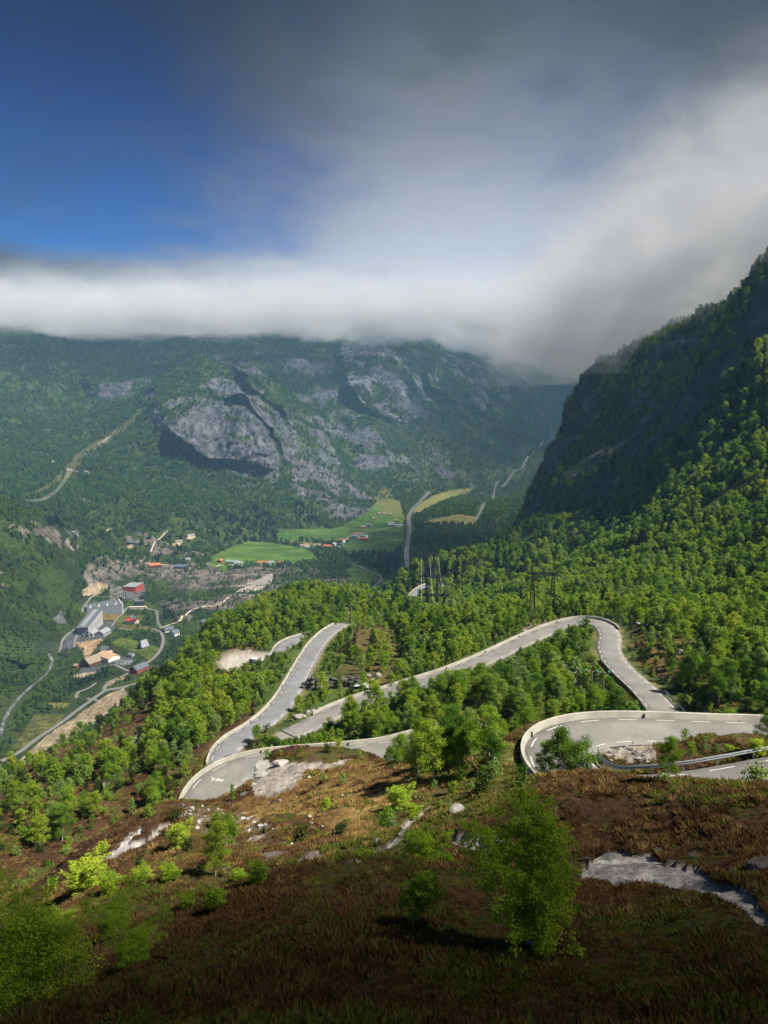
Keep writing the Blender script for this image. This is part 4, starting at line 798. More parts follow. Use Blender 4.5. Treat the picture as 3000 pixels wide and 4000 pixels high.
sp1=rng.random(len(P1))<.02; visf=(P1[:,2]+H1*.6)/np.hypot(P1[:,0],P1[:,1])>CM[np.clip(j1_-3,0,None),i1_]
rank=np.where(infr&visf&~sp1,H1/R1,0); top=np.argsort(-rank)[:298-NH]; pick=np.zeros(len(P1),bool); pick[top]=True
def where_lbl(p):
    x,y=project(p[0],p[1],p[2]); r=math.hypot(p[0],p[1])
    if x<760 and y>2780: return 'on the spur left of the left hairpin'
    if x<1150 and r>150: return 'between the lay-by and the climbing road'
    if r<150 and x>2000: return 'in the dense row behind the near hairpin barrier'
    if r<150: return 'in the thicket between the left hairpin and the long road'
    if x>2350: return 'right of the far bend'
    if y<2450: return 'beyond the far bend'
    return 'inside the curve of the long road'
for n_,q in enumerate(top):
    near_=R1[q]<150; k_=('n%d'%(n_%5)) if near_ else ('m%d'%(n_%6)); w_=where_lbl(P1[q])
    make_tree(k_,tuple(P1[q]),float(H1[q]),'Young birch '+w_,sx=.95+.4*random.random(),group='birch trees '+w_)
rest=~pick; n1_=rest.sum()
dk=(sstep(fbm(P1[:,0],P1[:,1],45,2),.1,.3)*.35+((Q1[0]<700)*.35))[rest]
ki=np.where(rng.random(n1_)<dk,8+rng.integers(0,2,n1_),kinds(n1_,j1_[rest],i1_[rest],0,6,2,.02))
scatter('birch_forest',P1[rest],rots(n1_),H1[rest]/6,ki,c_mid,label='Light green birch wood round the hairpins and on the right slope')
kk=rng.random(len(P2)); ki=np.where(rng.random(len(P2))<.12+.85*sprucy[j2_,i2_],6+rng.integers(0,2,len(P2)),rng.integers(0,6,len(P2)))
q2x,_=project(P2[:,0],P2[:,1],P2[:,2]); right2=q2x>1500
scatter('slope_forest',P2[right2],rots(right2.sum()),H2[right2]/6,np.where(rng.random(right2.sum())<.3,8+rng.integers(0,2,right2.sum()),ki[right2]),c_mid,label='Dark wood climbing the right mountain')
lf2=~right2; ki2=np.where(rng.random(lf2.sum())<.16+.84*sprucy[j2_,i2_][lf2],4+rng.integers(0,2,lf2.sum()),rng.integers(0,4,lf2.sum()))
scatter('valley_forest',P2[lf2],rots(lf2.sum()),H2[lf2]/9,ki2,c_far,label='Mixed wood on the valley floor and left slopes')
ki3=np.where(rng.random(len(P3))<.10+.88*sprucy[j3_,i3_],4+rng.integers(0,2,len(P3)),rng.integers(0,4,len(P3)))
scatter('far_forest',P3,rots(len(P3)),H3/9,ki3,c_far,label='Far wooded mountain slopes')
print('trees',time.time()-T0)
# ---------------------------------------------------------------- heather, bilberry and grass tufts
def tuft_mat(name,c1,c2,c3_):
    m=bpy.data.materials.new(name); m.use_nodes=True; t=NT(m.node_tree)
    rnd=t.n('ShaderNodeObjectInfo').outputs['Random']; pos=t.n('ShaderNodeNewGeometry').outputs['Position']
    f=t.m('ADD',t.m('MULTIPLY',rnd,.6),t.m('MULTIPLY',t.noise(pos,.35,5,.6),.45))
    c=t.ramp(f,[(.1,c1),(.5,c2),(.9,c3_)]); d=t.n('ShaderNodeBsdfDiffuse',inp={0:c}); tr=t.n('ShaderNodeBsdfTranslucent',inp={0:c})
    mx=t.n('ShaderNodeMixShader',inp={0:.2}); t.l(d.outputs[0],mx.inputs[1]); t.l(tr.outputs[0],mx.inputs[2]); o=t.n('ShaderNodeOutputMaterial'); t.l(mx.outputs[0],o.inputs[0]); return m
def tuft(key,seed,n,h,w,rad,lean,mat):
    rg=np.random.default_rng(seed); a=rg.random(n)*6.28; r=rad*rg.random(n)**.6; b=np.stack([np.cos(a)*r,np.sin(a)*r,-.04*np.ones(n)],1)
    az=rg.random(n)*6.28; hh=h*(.5+.7*rg.random(n)); d=np.stack([np.cos(a)*lean+rg.normal(size=n)*.25,np.sin(a)*lean+rg.normal(size=n)*.25,np.ones(n)],1); tip=b+d*hh[:,None]
    s=np.stack([np.cos(az),np.sin(az),np.zeros(n)],1)*w*(.6+.8*rg.random(n))[:,None]; md=b+d*hh[:,None]*.55
    V=np.stack([b-s*.4,b+s*.4,md+s,tip,md-s],1).reshape(-1,3); return mesh_obj(key,V,np.arange(n*5).reshape(-1,5),mat,link=False)
mh=tuft_mat('heather',(.055,.031,.013),(.115,.067,.029),(.20,.13,.054)); mb=tuft_mat('bilberry',(.045,.062,.013),(.095,.115,.022),(.15,.17,.035)); mgr=tuft_mat('dry_grass',(.15,.085,.030),(.26,.165,.06),(.36,.26,.10)); mgg=tuft_mat('green_grass',(.07,.085,.02),(.12,.135,.03),(.19,.18,.05))
c_t=tcoll('tuft_kinds',[tuft('t0',1,110,.15,.016,.20,.6,mh),tuft('t1',2,90,.12,.018,.20,1.0,mh),tuft('t2',3,90,.12,.024,.20,.9,mb),tuft('t3',4,70,.10,.028,.18,1,mb),tuft('t4',5,70,.20,.013,.14,.8,mgr),tuft('t5',6,70,.18,.015,.14,.8,mgg)])
slabm=np.clip(rockm,0,1)
gb=n_b+.35*n_d
def tufts(r0,r1,per,sc_):
    P,j,i=spots(r0,r1,per,(1-sstep(slabm,.25,.6))*(1-sstep(-EDGE,-.5,.1)),.58); v=visible(P,j,i,.4,.5); P,j,i=P[v],j[v],i[v]; n_=len(P)
    g_=og[j,i]>.5; gg=(mg[j,i]>.5)|(EDGE[j,i]<2.5); gn=(gb[j,i]+rng.normal(size=n_)*.16)>.15; hh=HE[j,i]
    ki=np.where(g_&(rng.random(n_)<.6),4,np.where(gg&(rng.random(n_)<.6),5,np.where(gn,2+rng.integers(0,2,n_),rng.integers(0,2,n_)))); k=(rng.random(n_)<.08)&(R_(P)>20); ki=np.where(k,4,ki); ki=np.where(~hh&(ki<2),3,ki)
    hum=sstep(fbm(P[:,0]+50,P[:,1],2.4,3)+.4*fbm(P[:,0],P[:,1],.8,2),-.35,.45); return P,ki,sc_*(.55+.6*rng.random(n_))*(.55+.95*hum)
def R_(P): return np.hypot(P[:,0],P[:,1])
A_=[tufts(6,26,.022,.9),tufts(26,60,.075,1.15),tufts(60,135,.26,1.5)]
Pt=np.concatenate([a[0] for a in A_]); kt=np.concatenate([a[1] for a in A_]); st_=np.concatenate([a[2] for a in A_]); Pt[:,2]-=.03
print('tufts',len(Pt)); scatter('heather',Pt,rots(len(Pt)),st_,kt,c_t,label='Red-brown heather with green bilberry and dry grass')
# low scrub over the slopes near the roads
Ps,js,is_=spots(45,420,5.0,(1-sstep(slabm,.4,.8))*(1-sstep(-EDGE,-2.0,-1.2))*np.where(HE,.35+.65*sstep(n_b,-.1,.2),1)*(1-.85*og)*(1-.8*br)*(1-.7*mud)*np.where(RG<100,.28,1)*(1-np.clip(wp*2,0,1))); v=visible(Ps,js,is_,.8,.5); Ps=Ps[v]
c_s=tcoll('scrub_kinds',[joined('u%d'%i,birch(300+i,1.4,500,.13,nb=9,stems=3,width=.42,low=.1,k=3,twig=False,sigf=.14),('leaf','pine','leaf2')[i],'barkd') for i in range(3)])
print('scrub',len(Ps)); scatter('low_scrub',Ps,rots(len(Ps)),.4+.85*rng.random(len(Ps)),rng.integers(0,3,len(Ps)),c_s,label='Low green scrub between the trees')
# ---------------------------------------------------------------- rocks
M['rock']=principled('granite',(.27,.255,.24),.9,noise=(1.2,.4),bump=(3,.8,.12)); M['rockl']=principled('pale_granite',(.36,.345,.325),.85,noise=(2,.25),bump=(4,.6,.06)); M['rockd']=principled('dark_granite',(.085,.08,.075),.9,noise=(1.2,.4),bump=(3,.8,.1))
def ico(n):
    import bmesh
    b=bmesh.new(); bmesh.ops.create_icosphere(b,subdivisions=n,radius=1); V=np.array([v.co[:] for v in b.verts]); Fc=[tuple(v.index for v in f.verts) for f in b.faces]; b.free(); return V,Fc
IV,IF=ico(3)
def rock_geo(seed,sx,sy,sz,flatten=.35):
    rg=np.random.default_rng(seed); V=IV.copy()
    for _ in range(11):       # planar cuts make angular blocks
        n_=rg.normal(size=3); n_/=np.linalg.norm(n_); d=rg.uniform(.5,.85); k=V@n_; V-=np.outer(np.maximum(0,k-d),n_)
    V+=V*(.16*fbm(V[:,0]*2+seed,V[:,1]*2,1.,4,z=V[:,2]*2))[:,None]; return V*np.array([sx,sy,sz])
RK=[mesh_obj('rock_shape',rock_geo(i,1,1,1),IF,M[('rock','rockl','rockd')[i%3]],link=False).data for i in range(9)]
def boulder(px,py,w,label,kind='boulder',asp=.7,r0=35,k=None,sink=.3,group='boulders on the slopes',r=None,yz=1.0):
    p=hit(px,py,r0) if r is None else at_r(px,py,r)
    if r is not None: p.z=gz(p.x,p.y)
    R=p.length; s=w*R/F/2; o=bpy.data.objects.new(kind,RK[(int(px*7+py*3)%9) if k is None else k]); COL.objects.link(o)
    o.location=(p.x,p.y,p.z+s*asp*(1-2*sink)*.6); o.rotation_euler=(random.uniform(-.3,.3),random.uniform(-.3,.3),random.random()*6.28); o.scale=(s,s*random.uniform(.7,1)*yz,s*asp); tag(o,label,kind,group); return o
B=[(1168,2803,52,'Large rounded boulder between the two roads',0),(1205,2786,26,'Split block in the boulder row by the road',3),(1225,2778,24,'Second block of the boulder row by the road',6),(1250,2772,26,'Last pale block of the boulder row by the road',1),(1190,2800,20,'Small stone at the foot of the large rounded boulder',3),(1138,2816,22,'Dark stone left of the large rounded boulder',2),
 (2560,2484,28,'Round boulder on the clearing right of the far bend',0),(2655,2548,30,'Pale round boulder at the edge of the dark clearing',1),(2492,2438,22,'Light boulder just beyond the far bend',1),(2515,2430,12,'Small stone behind the far bend',1),(2760,2420,34,'Flat boulder under the birches on the dark slope',0),(2720,2445,18,'Small boulder on the dark slope',3),(2790,2608,22,'Grey stone in the dark hollow on the right',0),(2690,2520,16,'Stone above the pale round boulder',3),(2640,2450,14,'Small pale stone in the clearing',4),
 (1840,2549,20,'White boulder above the long road',1),(2070,2440,14,'Pale stone on the open ground by the pylon',1),(2052,2468,16,'Low stone on the open ground',4),(2018,2440,12,'Small stone near the lattice mast',4),(2100,2448,12,'Little pale stone beside the far road',1),
 (1350,2665,44,'Rounded block in the dark stone wall above the stream',0),(1455,2665,34,'Pale block in the waterfall',1),(1440,2640,30,'Brown block above the waterfall',0),(1480,2640,30,'Upper block above the waterfall',3),(1470,2690,18,'White-streaked stone beside the rapids',1),(1415,2650,22,'Small dark block above the rapids',2),
 (1700,2665,20,'Stone below the long road guardrail',2),(868,2470+0,16,'Pale stone among the trees by the lay-by',1),(975,2545,14,'White stone above the van',4),(970,2552,10,'Small white stone above the van',4)]
for px,py,w_,lb,k in B: boulder(px,py,w_,lb,k=k,r0=110,group=None)
C_=[(751,3163,26),(741,3170,16),(775,3211,20),(952,3185,28),(962,3200,12),(790,3150,14),(815,3165,12),(742,3182,12),(870,3180,12),(905,3210,14),(835,3230,12),(1180,3340-70,18),(1210,3190,16),(1065,3240,10),(1220,3220,22),(1230,3240,16),(1260,3230,14),(1050,3140,16),(1090,3130,20),(1140,3300,18),(1190,3320,20),(1160,3380,18),(1190,3395,18),(1100,3360,14),(880,3260,10),(800,3190,10),(1370,3000,18),(1205,3040,24),(1340,3110,16),(930,3240,10),(1000,3230,10),(1010,3340,14)]
for n_,(px,py,w_) in enumerate(C_): boulder(px,py,w_,'Grey stone in the rubble below the left hairpin' if px<1120 else 'Stone half sunk in the orange grass',r0=36,k=(1,0,4,3,7)[n_%5],group='stones in the rubble' if px<1120 else 'stones in the grass')
for n_,(px,py,w_) in enumerate([(2375,2910,26),(2392,2925,18),(2400,2950,16),(2385,2972,20),(2425,2905,30),(2440,2915,26),(2460,2930,30),(2475,2945,26),(2490,2965,24),(2410,2890,16),(2450,2895,18),(2500,2975,26),(2520,2950,20),(2530,2980,18),(2445,2960,16),(2540,2925,18),(2470,2905,18),(2370,2955,16)]): boulder(px,py,w_,'Pale quarried stone on the bank inside the near hairpin',r0=54,k=(0,2,3,1,6)[n_%5],sink=.5,group='stones inside the near hairpin')
for px,py,w_,r,asp,k,lb in ((1045,3042,110,92,.45,0,'Craggy outcrop overhanging the left hairpin'),(1020,3090,60,88,.6,3,'Lower step of the craggy outcrop'),(990,3115,34,85,.8,6,'Slanting dark slab under the outcrop'),(1100,3030,70,90,.4,1,'Grassy-topped block of the outcrop'),(1010,3065,50,89,.6,7,'Weathered face beside the hairpin'),(950,3130,40,83,.35,2,'Low dark slab below the outcrop'),
   (2395,3320,90,31,.30,0,'Hump of grey rock behind the big birch'),(2990,3420,120,27,.6,2,'Blue-grey boulder at the right border'),(1800,3150,80,44,.35,3,'Rough knob of rock on the heath crest'),(1730,3170,50,46,.35,0,'Second knob of rock on the heath crest'),(2640,3000,60,50,.3,2,'Dark mossy rock at the crest'),(1580,3240,60,48,.4,2,'Dark overhung rock left of the knobs')):
    boulder(px,py,w_,lb,'rock_outcrop',asp,k=k,r=r,sink=.45,group=None)
for px,py,w_,r,lb in ((2285,3400,46,29,'Grey block at the left end of the large slab'),(2450,3305,70,33,'Ragged ledge stone above the large slab'),(2565,3335,44,32,'Dark stone under the heather lip of the slab'),(2705,3372,56,30,'Split stone on the upper rim of the slab'),(2865,3440,48,27,'Jagged stone at the right bend of the slab'),(2425,3478,36,25,'Low stone on the lower edge of the slab'),(2610,3465,30,25,'Small stone below the slab'),(1805,3252,42,38,'Stone behind the small pale slab'),(1955,3292,36,36,'Stone at the tip of the small pale slab'),(1662,3655,34,18,'Stone at the head of the speckled slab'),(1955,3795,44,15,'Stone at the foot of the speckled slab'),(1480,3302,28,42,'Stone on the streaked rock ramp'),(505,3285,26,75,'Stone on the left slope ramp'),(1180,3800,40,13.5,'Lichened stone in the near heather'),(1010,3792,34,13.5,'Second lichened stone in the near heather'),(2905,3545,60,22,'Rounded rock by the lower right gully')):
    boulder(px,py,w_,lb,'boulder',.5,k=(0,2,3,6)[int(px)%4],r=r,sink=.4,group=None)
sv_,sj,si=spots(55,330,3.2,np.clip(mr*3*(RG<100)+(poly(slabs[7][0],14,45,80,3)*5)+cl*.25,0,6)); print('stones',len(sv_))
c_r=tcoll('stone_kinds',[mesh_obj('r%d'%i,rock_geo(40+i,1,.8,.7),IF,M[('rock','rockl','rockd')[i]],link=False) for i in range(3)])
scatter('rubble',sv_,np.stack([rng.random(len(sv_))*6.28]*3,1),.08+.3*rng.random(len(sv_))**3,rng.integers(0,3,len(sv_)),c_r,label='Small broken stones on the slopes')
Pf,jf,if_=spots(1500,3600,260,scree); 
scatter('scree',Pf,np.stack([rng.random(len(Pf))*6.28]*3,1),1.2+3.2*rng.random(len(Pf))**3,rng.integers(0,3,len(Pf)),c_r,label='Grey boulder scree under the far cliffs')
# dry stone wall under the climbing road
rg=np.random.default_rng(3); a=hit(1190,2692,120); b=hit(1400,2688,120)
IVs,IFs=ico(2); L=[]
for i in range(34):
    f=(i+.5)/34; c=a.lerp(b,f)
    for h in range(3+(i%5>1)):
        V=IVs.copy(); n3_=rg.normal(size=(5,3)); n3_/=np.linalg.norm(n3_,axis=1)[:,None]
        for n_ in n3_: k=V@n_; V-=np.outer(np.maximum(0,k-.65),n_)
        L.append((V*np.array([.75,.6,.55])*rg.uniform(.65,1.3,3)+np.array([c.x+rg.normal()*.25,c.y+h*.3+rg.normal()*.2,c.z-.1+h*.72+rg.normal()*.12]),IFs))
v,f=merge(L); tag(mesh_obj('stone_wall',v,f,M['rockd']),'Dark dry-stone wall above the foaming stream','wall')
print('ground cover',time.time()-T0)
# ---------------------------------------------------------------- buildings
def pm(n,c,**k): M[n]=principled(n,c,**k)
pm('white_wall',(.66,.66,.63)); pm('red_wall',(.34,.055,.035)); pm('brown_wall',(.085,.05,.035)); pm('dark_wall',(.035,.04,.05)); pm('grey_wall',(.30,.31,.32),noise=(.2,.1)); pm('pale_wall',(.55,.53,.45)); pm('blue_wall',(.05,.07,.12))
pm('red_roof',(.40,.04,.035)); pm('orange_roof',(.40,.135,.065)); pm('slate_roof',(.10,.115,.14),noise=(.3,.1)); pm('grey_roof',(.24,.26,.27),noise=(.3,.12)); pm('rust_roof',(.46,.30,.19),noise=(.25,.25)); pm('tan_roof',(.24,.19,.14),noise=(.3,.15)); pm('green_roof',(.20,.29,.25)); pm('blue_roof',(.09,.12,.17)); pm('glass',(.03,.04,.055),rough=.15,spec=.6)
pm('red_steel',(.42,.05,.04),rough=.6)
def bx(x0,x1,y0,y1,z0,z1): return box(x0,x1,y0,y1,z0,z1)
def base_of(a,b,r0=500):
    A=hit(*a,r0); B_=hit(*b,r0); return A,B_
def house(a,b,depth,H,wall,roof,label,kind='house',style='gable',rise=None,nwin=4,name=None,door=True,group=None,over=.5,r0=500,ridge='long',length=None):
    A,B_=base_of(a,b,r0); d=B_-A; d.z=0; L=d.length; yaw=math.atan2(d.y,d.x); mid_=(A+B_)/2
    if length: L=length
    n=Vector((-math.sin(yaw),math.cos(yaw),0)); c=mid_+n*depth/2; z=min(A.z,B_.z,gz(c.x,c.y),gz(*(c+n*depth/2).xy))-.3; top=max(A.z,B_.z)+H-z+.3
    o=empty(name or ('house' if kind=='house' else kind.replace(' ','_')),(c.x,c.y,z),yaw,label=label,cat=kind,group=group); hx,hy=L/2,depth/2; rise=rise if rise is not None else min(depth,L)*.32
    if style=='flat':
        V,Fc=bx(-hx,hx,-hy,hy,-3,top); mesh_obj('wall',V,Fc,M[wall],parent=o); V,Fc=bx(-hx-.3,hx+.3,-hy-.3,hy+.3,top,top+.5); mesh_obj('roof',V,Fc,M[roof],parent=o)
    else:
        lx,ly=(hx,hy) if ridge=='long' else (hy,hx)
        V=[(-lx,-ly,-3),(lx,-ly,-3),(lx,ly,-3),(-lx,ly,-3),(-lx,-ly,top),(lx,-ly,top),(lx,ly,top),(-lx,ly,top),(-lx,0,top+rise),(lx,0,top+rise)]
        Fw=[(0,1,5,4),(2,3,7,6),(1,2,6,9,5),(3,0,4,8,7)]
        s=rise/ly; e=over; t_=.25; X=lx+e
        R=[(-X,-ly-e,top-s*e+.05),(X,-ly-e,top-s*e+.05),(X,0,top+rise+.05),(-X,0,top+rise+.05),(X,ly+e,top-s*e+.05),(-X,ly+e,top-s*e+.05)]; R+= [(x,y,zz_+t_) for x,y,zz_ in R]
        Fr=[(6,7,8,9),(9,8,10,11),(0,3,2,1),(3,5,4,2),(0,1,7,6),(4,5,11,10),(1,2,8,7),(2,4,10,8),(0,6,9,3),(3,9,11,5)]
        if ridge!='long': V=[(-y,x,zz_) for x,y,zz_ in V]; R=[(-y,x,zz_) for x,y,zz_ in R]
        mesh_obj('wall',V,Fw,M[wall],parent=o); rf=mesh_obj('roof',R,Fr,M[roof],parent=o)
        if kind=='house': V,Fc=bx(-lx*.3-.4,-lx*.3+.4,-.4,.4,top+rise*.5,top+rise+1.0); mesh_obj('chimney',V,Fc,M['grey_wall'],parent=rf)
    w_=1.2; 
    for i in range(nwin):
        x=-hx+(i+.5)*2*hx/nwin; zc=top-1.6
        V,Fc=bx(x-w_/2,x+w_/2,-hy-.07,-hy+.05,zc-.6,zc+.6); mesh_obj('window',V,Fc,M['glass'],parent=o)
    if door: V,Fc=bx(hx*.35,hx*.35+1.1,-hy-.09,-hy+.05,top-H-.1,top-H+2.1); mesh_obj('door',V,Fc,M['dark_wall'] if wall!='dark_wall' else M['white_wall'],parent=o)
    return o,L,top
# power station with pale ribs
o,L,top=house((345,2489),(402,2436),16,13,'dark_wall','slate_roof','Long dark power station with pale vertical ribs','power station','flat',nwin=0,door=False)
ribs_=[]
for i in range(13):
    x=-L/2+(i+.5)*L/13; V,Fc=bx(x-L/52,x+L/52,-8.35,-7.9,0,top-.4); mesh_obj('facade_rib',V,Fc,M['white_wall'],parent=o)
V,Fc=bx(-L/2+3,L/2-3,-2.5,2.5,top+.5,top+2.2); mesh_obj('rooflight',V,Fc,M['grey_roof'],parent=o)
for y in (-5,0,5): V,Fc=bx(-L/2-.5,-L/2+.1,y-1.6,y+1.6,1,top-3); mesh_obj('end_panel',V,Fc,M['glass'],parent=o)
V,Fc=bx(-L/2-4,-L/2-.5,-5,5,3.5,4.0); mesh_obj('canopy',V,Fc,M['white_wall'],parent=o)
house((328,2488),(352,2488),8,2.6,'grey_wall','grey_roof','Low grey annex in front of the ribbed power station','shed','gable',nwin=2)
house((362,2489),(386,2478),13,4,'grey_wall','grey_roof','Grey workshop with pitched roof by the power station','workshop','gable',nwin=3)
house((405,2488),(434,2474),12,4,'grey_wall','grey_roof','Grey hipped workshop at the edge of the sand field','workshop','gable',nwin=3)
# concrete switch hall with saw-tooth gables
pm('hall_wall',(.20,.225,.26),noise=(.3,.1))
o,L,top=house((339,2392),(478,2395),34,5,'hall_wall','slate_roof','Wide concrete switch hall with four white gables','switch hall','flat',nwin=0,door=False)
for i in range(4):
    x=-L/2+(i+.30)*L/4.2; V=[(x,-16,top+.5),(x+L/16,-16,top+.5),(x+L/16,-16,top+7),(x,-15,top+.5),(x+L/16,-15,top+.5),(x+L/16,-15,top+7)]
    mesh_obj('gable_fin',V,[(0,1,2),(3,5,4),(0,3,4,1),(1,4,5,2),(2,5,3,0)],M['white_wall'],parent=o)
for i in range(26):
    x=-L/2+(i+.5)*L/26; V,Fc=bx(x-.35,x+.35,-17.5,-16.9,0,top+.6); mesh_obj('buttress',V,Fc,M['hall_wall'],parent=o)
V,Fc=bx(L/2+.02,L/2+1.6,-17.4,17,0,top+1); mesh_obj('end_wall',V,Fc,M['pale_wall'],parent=o)
for i in range(18):
    x=-L/2+(i+1)*L/19.; V,Fc=bx(x-.15,x+.15,10-.15,10+.15,top+.5,top+5+(i%3)); mesh_obj('bushing_mast',V,Fc,M['steel'],parent=o)
house((530,2320),(560,2300),22,10,'red_wall','grey_roof','Red transformer building with grey roof in the switchyard','transformer building','flat',nwin=0,door=False)
house((510,2306),(516,2300),5,5,'red_wall','red_roof','Tiny red hut beside the transformer building','hut','flat',nwin=0,door=False)
house((530,2368),(562,2368),10,7,'dark_wall','slate_roof','Dark concrete culvert block below the switchyard','bunker','flat',nwin=0,door=False)
house((505,2379),(570,2381),4,2.4,'pale_wall','pale_wall','Long pale retaining block beside the lane','retaining block','flat',nwin=6,door=False)
house((490,2438),(527,2439),9,3.4,'pale_wall','red_roof','Low house with bright red roof on the dry lawn','house','gable',nwin=4,rise=3)
house((482,2438),(490,2438),8,3,'blue_wall','blue_roof','Small blue annex left of the red-roofed house','shed','gable',nwin=1,rise=2)
house((515,2425),(530,2416),7,3.5,'grey_wall','slate_roof','Slate-roofed garage behind the red-roofed house','garage','gable',nwin=1)
# church
A,B_=base_of((535,2531),(562,2537)); 
o,L,top=house((534,2532),(560,2537),11,2.0,'dark_wall','grey_roof','Dark church with steep grey roof on the green lawn','church','gable',rise=7.5,nwin=3,ridge='short',name='church',over=.5,length=8.5)
V=[(-1.7,-1.7,0),(1.7,-1.7,0),(1.7,1.7,0),(-1.7,1.7,0),(-1.6,-1.6,9),(1.6,-1.6,9),(1.6,1.6,9),(-1.6,1.6,9),(0,0,18)]; V=[(x*.7+1.5,y*.7-6.3,z*.8) for x,y,z in V]
mesh_obj('spire',V,[(0,1,5,4),(1,2,6,5),(2,3,7,6),(3,0,4,7),(4,5,8),(5,6,8),(6,7,8),(7,4,8)],M['dark_wall'],parent=o)
house((388,2550),(414,2553),11,3.2,'dark_wall','slate_roof','Dark slate house by the pale yard','house','gable',nwin=4)
house((415,2567),(440,2560),9,3,'brown_wall','rust_roof','Small barn with pale rusty roof','barn','gable',nwin=1,ridge='long',rise=2)
house((397,2565),(420,2566),8,3,'brown_wall','rust_roof','Rusty-roofed lean-to between the barns','barn','gable',nwin=0,rise=1.5,door=False)
house((378,2580),(424,2590),16,4.5,'white_wall','rust_roof','Large barn with orange-rust roof and white gable','barn','gable',nwin=2,rise=3)
house((314,2604),(350,2608),22,4,'brown_wall','tan_roof','Wide brown barn with tan roof','barn','gable',nwin=2,rise=6,ridge='short')
house((288,2612),(302,2611),7,3,'red_wall','tan_roof','Small red shed left of the brown barn','shed','gable',nwin=1)
house((500,2568),(515,2569),8,3,'grey_wall','slate_roof','Small grey shed on the gravel yard','shed','gable',nwin=1)
house((536,2634),(582,2612),12,3.6,'red_wall','slate_roof','Long red and white house with dark roof by the junction','house','gable',nwin=6,rise=4)
house((644,2472),(678,2468),11,3.2,'white_wall','slate_roof','White house with dark roof above the village road','house','gable',nwin=4)
house((680,2488),(702,2480),10,4,'white_wall','slate_roof','White cottage in the trees above the village road','house','gable',nwin=3)
house((786,2442),(806,2444),12,4,'grey_wall','slate_roof','Slate-roofed house left of the hamlet','house','gable',nwin=3)
house((806,2450),(832,2452),12,4,'white_wall','slate_roof','Dark-gabled house in the middle of the hamlet','house','gable',nwin=3,ridge='short')
house((836,2455),(862,2458),10,3.5,'white_wall','rust_roof','Rust-roofed house at the front of the hamlet','house','gable',nwin=3)
house((858,2446),(874,2444),9,4,'white_wall','orange_roof','Orange-roofed house at the right of the hamlet','house','gable',nwin=2)
house((840,2436),(858,2436),9,3.5,'grey_wall','tan_roof','Tan-roofed house at the back of the hamlet','house','gable',nwin=2)
# houses among the knolls and on the far meadow
for i,(x,y,w_,dp,H,wl,rfm,lb,kd) in enumerate([(606,2219,20,12,4,'brown_wall','orange_roof','Bright orange-roofed house among the knolls','house'),(622,2214,9,8,3,'brown_wall','orange_roof','Orange-roofed annex of the knoll house','annex'),
 (726,2195,18,11,3.5,'grey_wall','grey_roof','Grey-roofed house above the knolls','house'),(703,2221,22,10,3.5,'dark_wall','blue_roof','Dark blue-roofed house on the knoll','house'),(512,2128,18,12,3.5,'dark_wall','slate_roof','Dark house on the pale plot up the slope','house'),
 (748,2100,16,8,3,'pale_wall','grey_roof','Cabin on the upper pale plot','cabin'),(700,2122,14,8,3,'pale_wall','tan_roof','Tan-roofed cabin on the pale plot','cabin'),
 (868,2204,13,9,4,'red_wall','orange_roof','Small orange-roofed barn at the left farm','barn'),(906,2206,28,12,5,'white_wall','green_roof','Long green-roofed barn at the left farm','barn'),(931,2213,16,10,6,'white_wall','grey_roof','White farmhouse at the left farm','house'),(908,2216,10,7,3,'white_wall','grey_roof','Little white shed before the green-roofed barn','shed'),
 (1026,2208,20,10,4,'white_wall','orange_roof','Orange-roofed house at the meadow edge','house'),(1061,2210,10,9,6,'white_wall','grey_roof','Tall narrow white house at the meadow edge','house'),(1088,2211,12,9,3.5,'red_wall','orange_roof','Small red house at the meadow edge','house'),
 (1190,2140,20,10,4,'grey_wall','tan_roof','Brown-grey barn at the middle farm','barn'),(1206,2145,20,9,3.5,'white_wall','grey_roof','White barn at the middle farm','barn'),(1241,2137,15,9,4,'white_wall','tan_roof','Pale house behind the middle farm','house'),(1277,2142,18,10,4,'red_wall','orange_roof','Red-orange barn between the farms','barn'),(1304,2133,8,7,5,'white_wall','white_wall','Small white silo-like hut','hut'),(1322,2146,14,9,3.5,'grey_wall','grey_roof','Grey shed by the farm lane','shed'),
 (1328,2120,17,11,5,'white_wall','orange_roof','White house with orange roof by the farm lane','house'),(1348,2118,14,9,4,'brown_wall','tan_roof','Brown shed beside the orange roof','shed'),(1326,2133,16,7,3,'grey_wall','blue_roof','Blue-grey roofed shed below','shed'),
 (1386,2104,20,14,5,'white_wall','grey_roof','Large white barn of the right farm','barn'),(1398,2094,15,10,5,'white_wall','orange_roof','Orange-roofed house of the right farm','house'),(1414,2104,18,14,6,'white_wall','green_roof','Green-grey roofed barn of the right farm','barn'),(1420,2113,20,9,4,'red_wall','orange_roof','Red shed at the front of the right farm','shed'),
 (1420,2066,14,10,4,'red_wall','tan_roof','Brown barn above the right farm','barn'),(1438,2058,14,9,4,'grey_wall','slate_roof','Slate-roofed barn above the right farm','barn'),(1528,2050,18,10,4,'white_wall','grey_roof','White house far up the meadow','house'),(1538,2056,12,8,3.5,'pale_wall','green_roof','Green-roofed shed far up the meadow','shed'),(1562,2057,16,8,3,'white_wall','grey_roof','White cabins by the river','cabin')]):
    p=hit(x,y,700); dx=w_*p.length and (w_*F/p.length/2); yw=(-.25,.3,.1,-.4,.2)[i%5]
    house((x-w_/2*F/p.length*.95,y),(x+w_/2*F/p.length*.95,y-yw*4),dp*.8,H,wl,rfm,lb,kd,'gable',nwin=3,r0=700,length=w_)
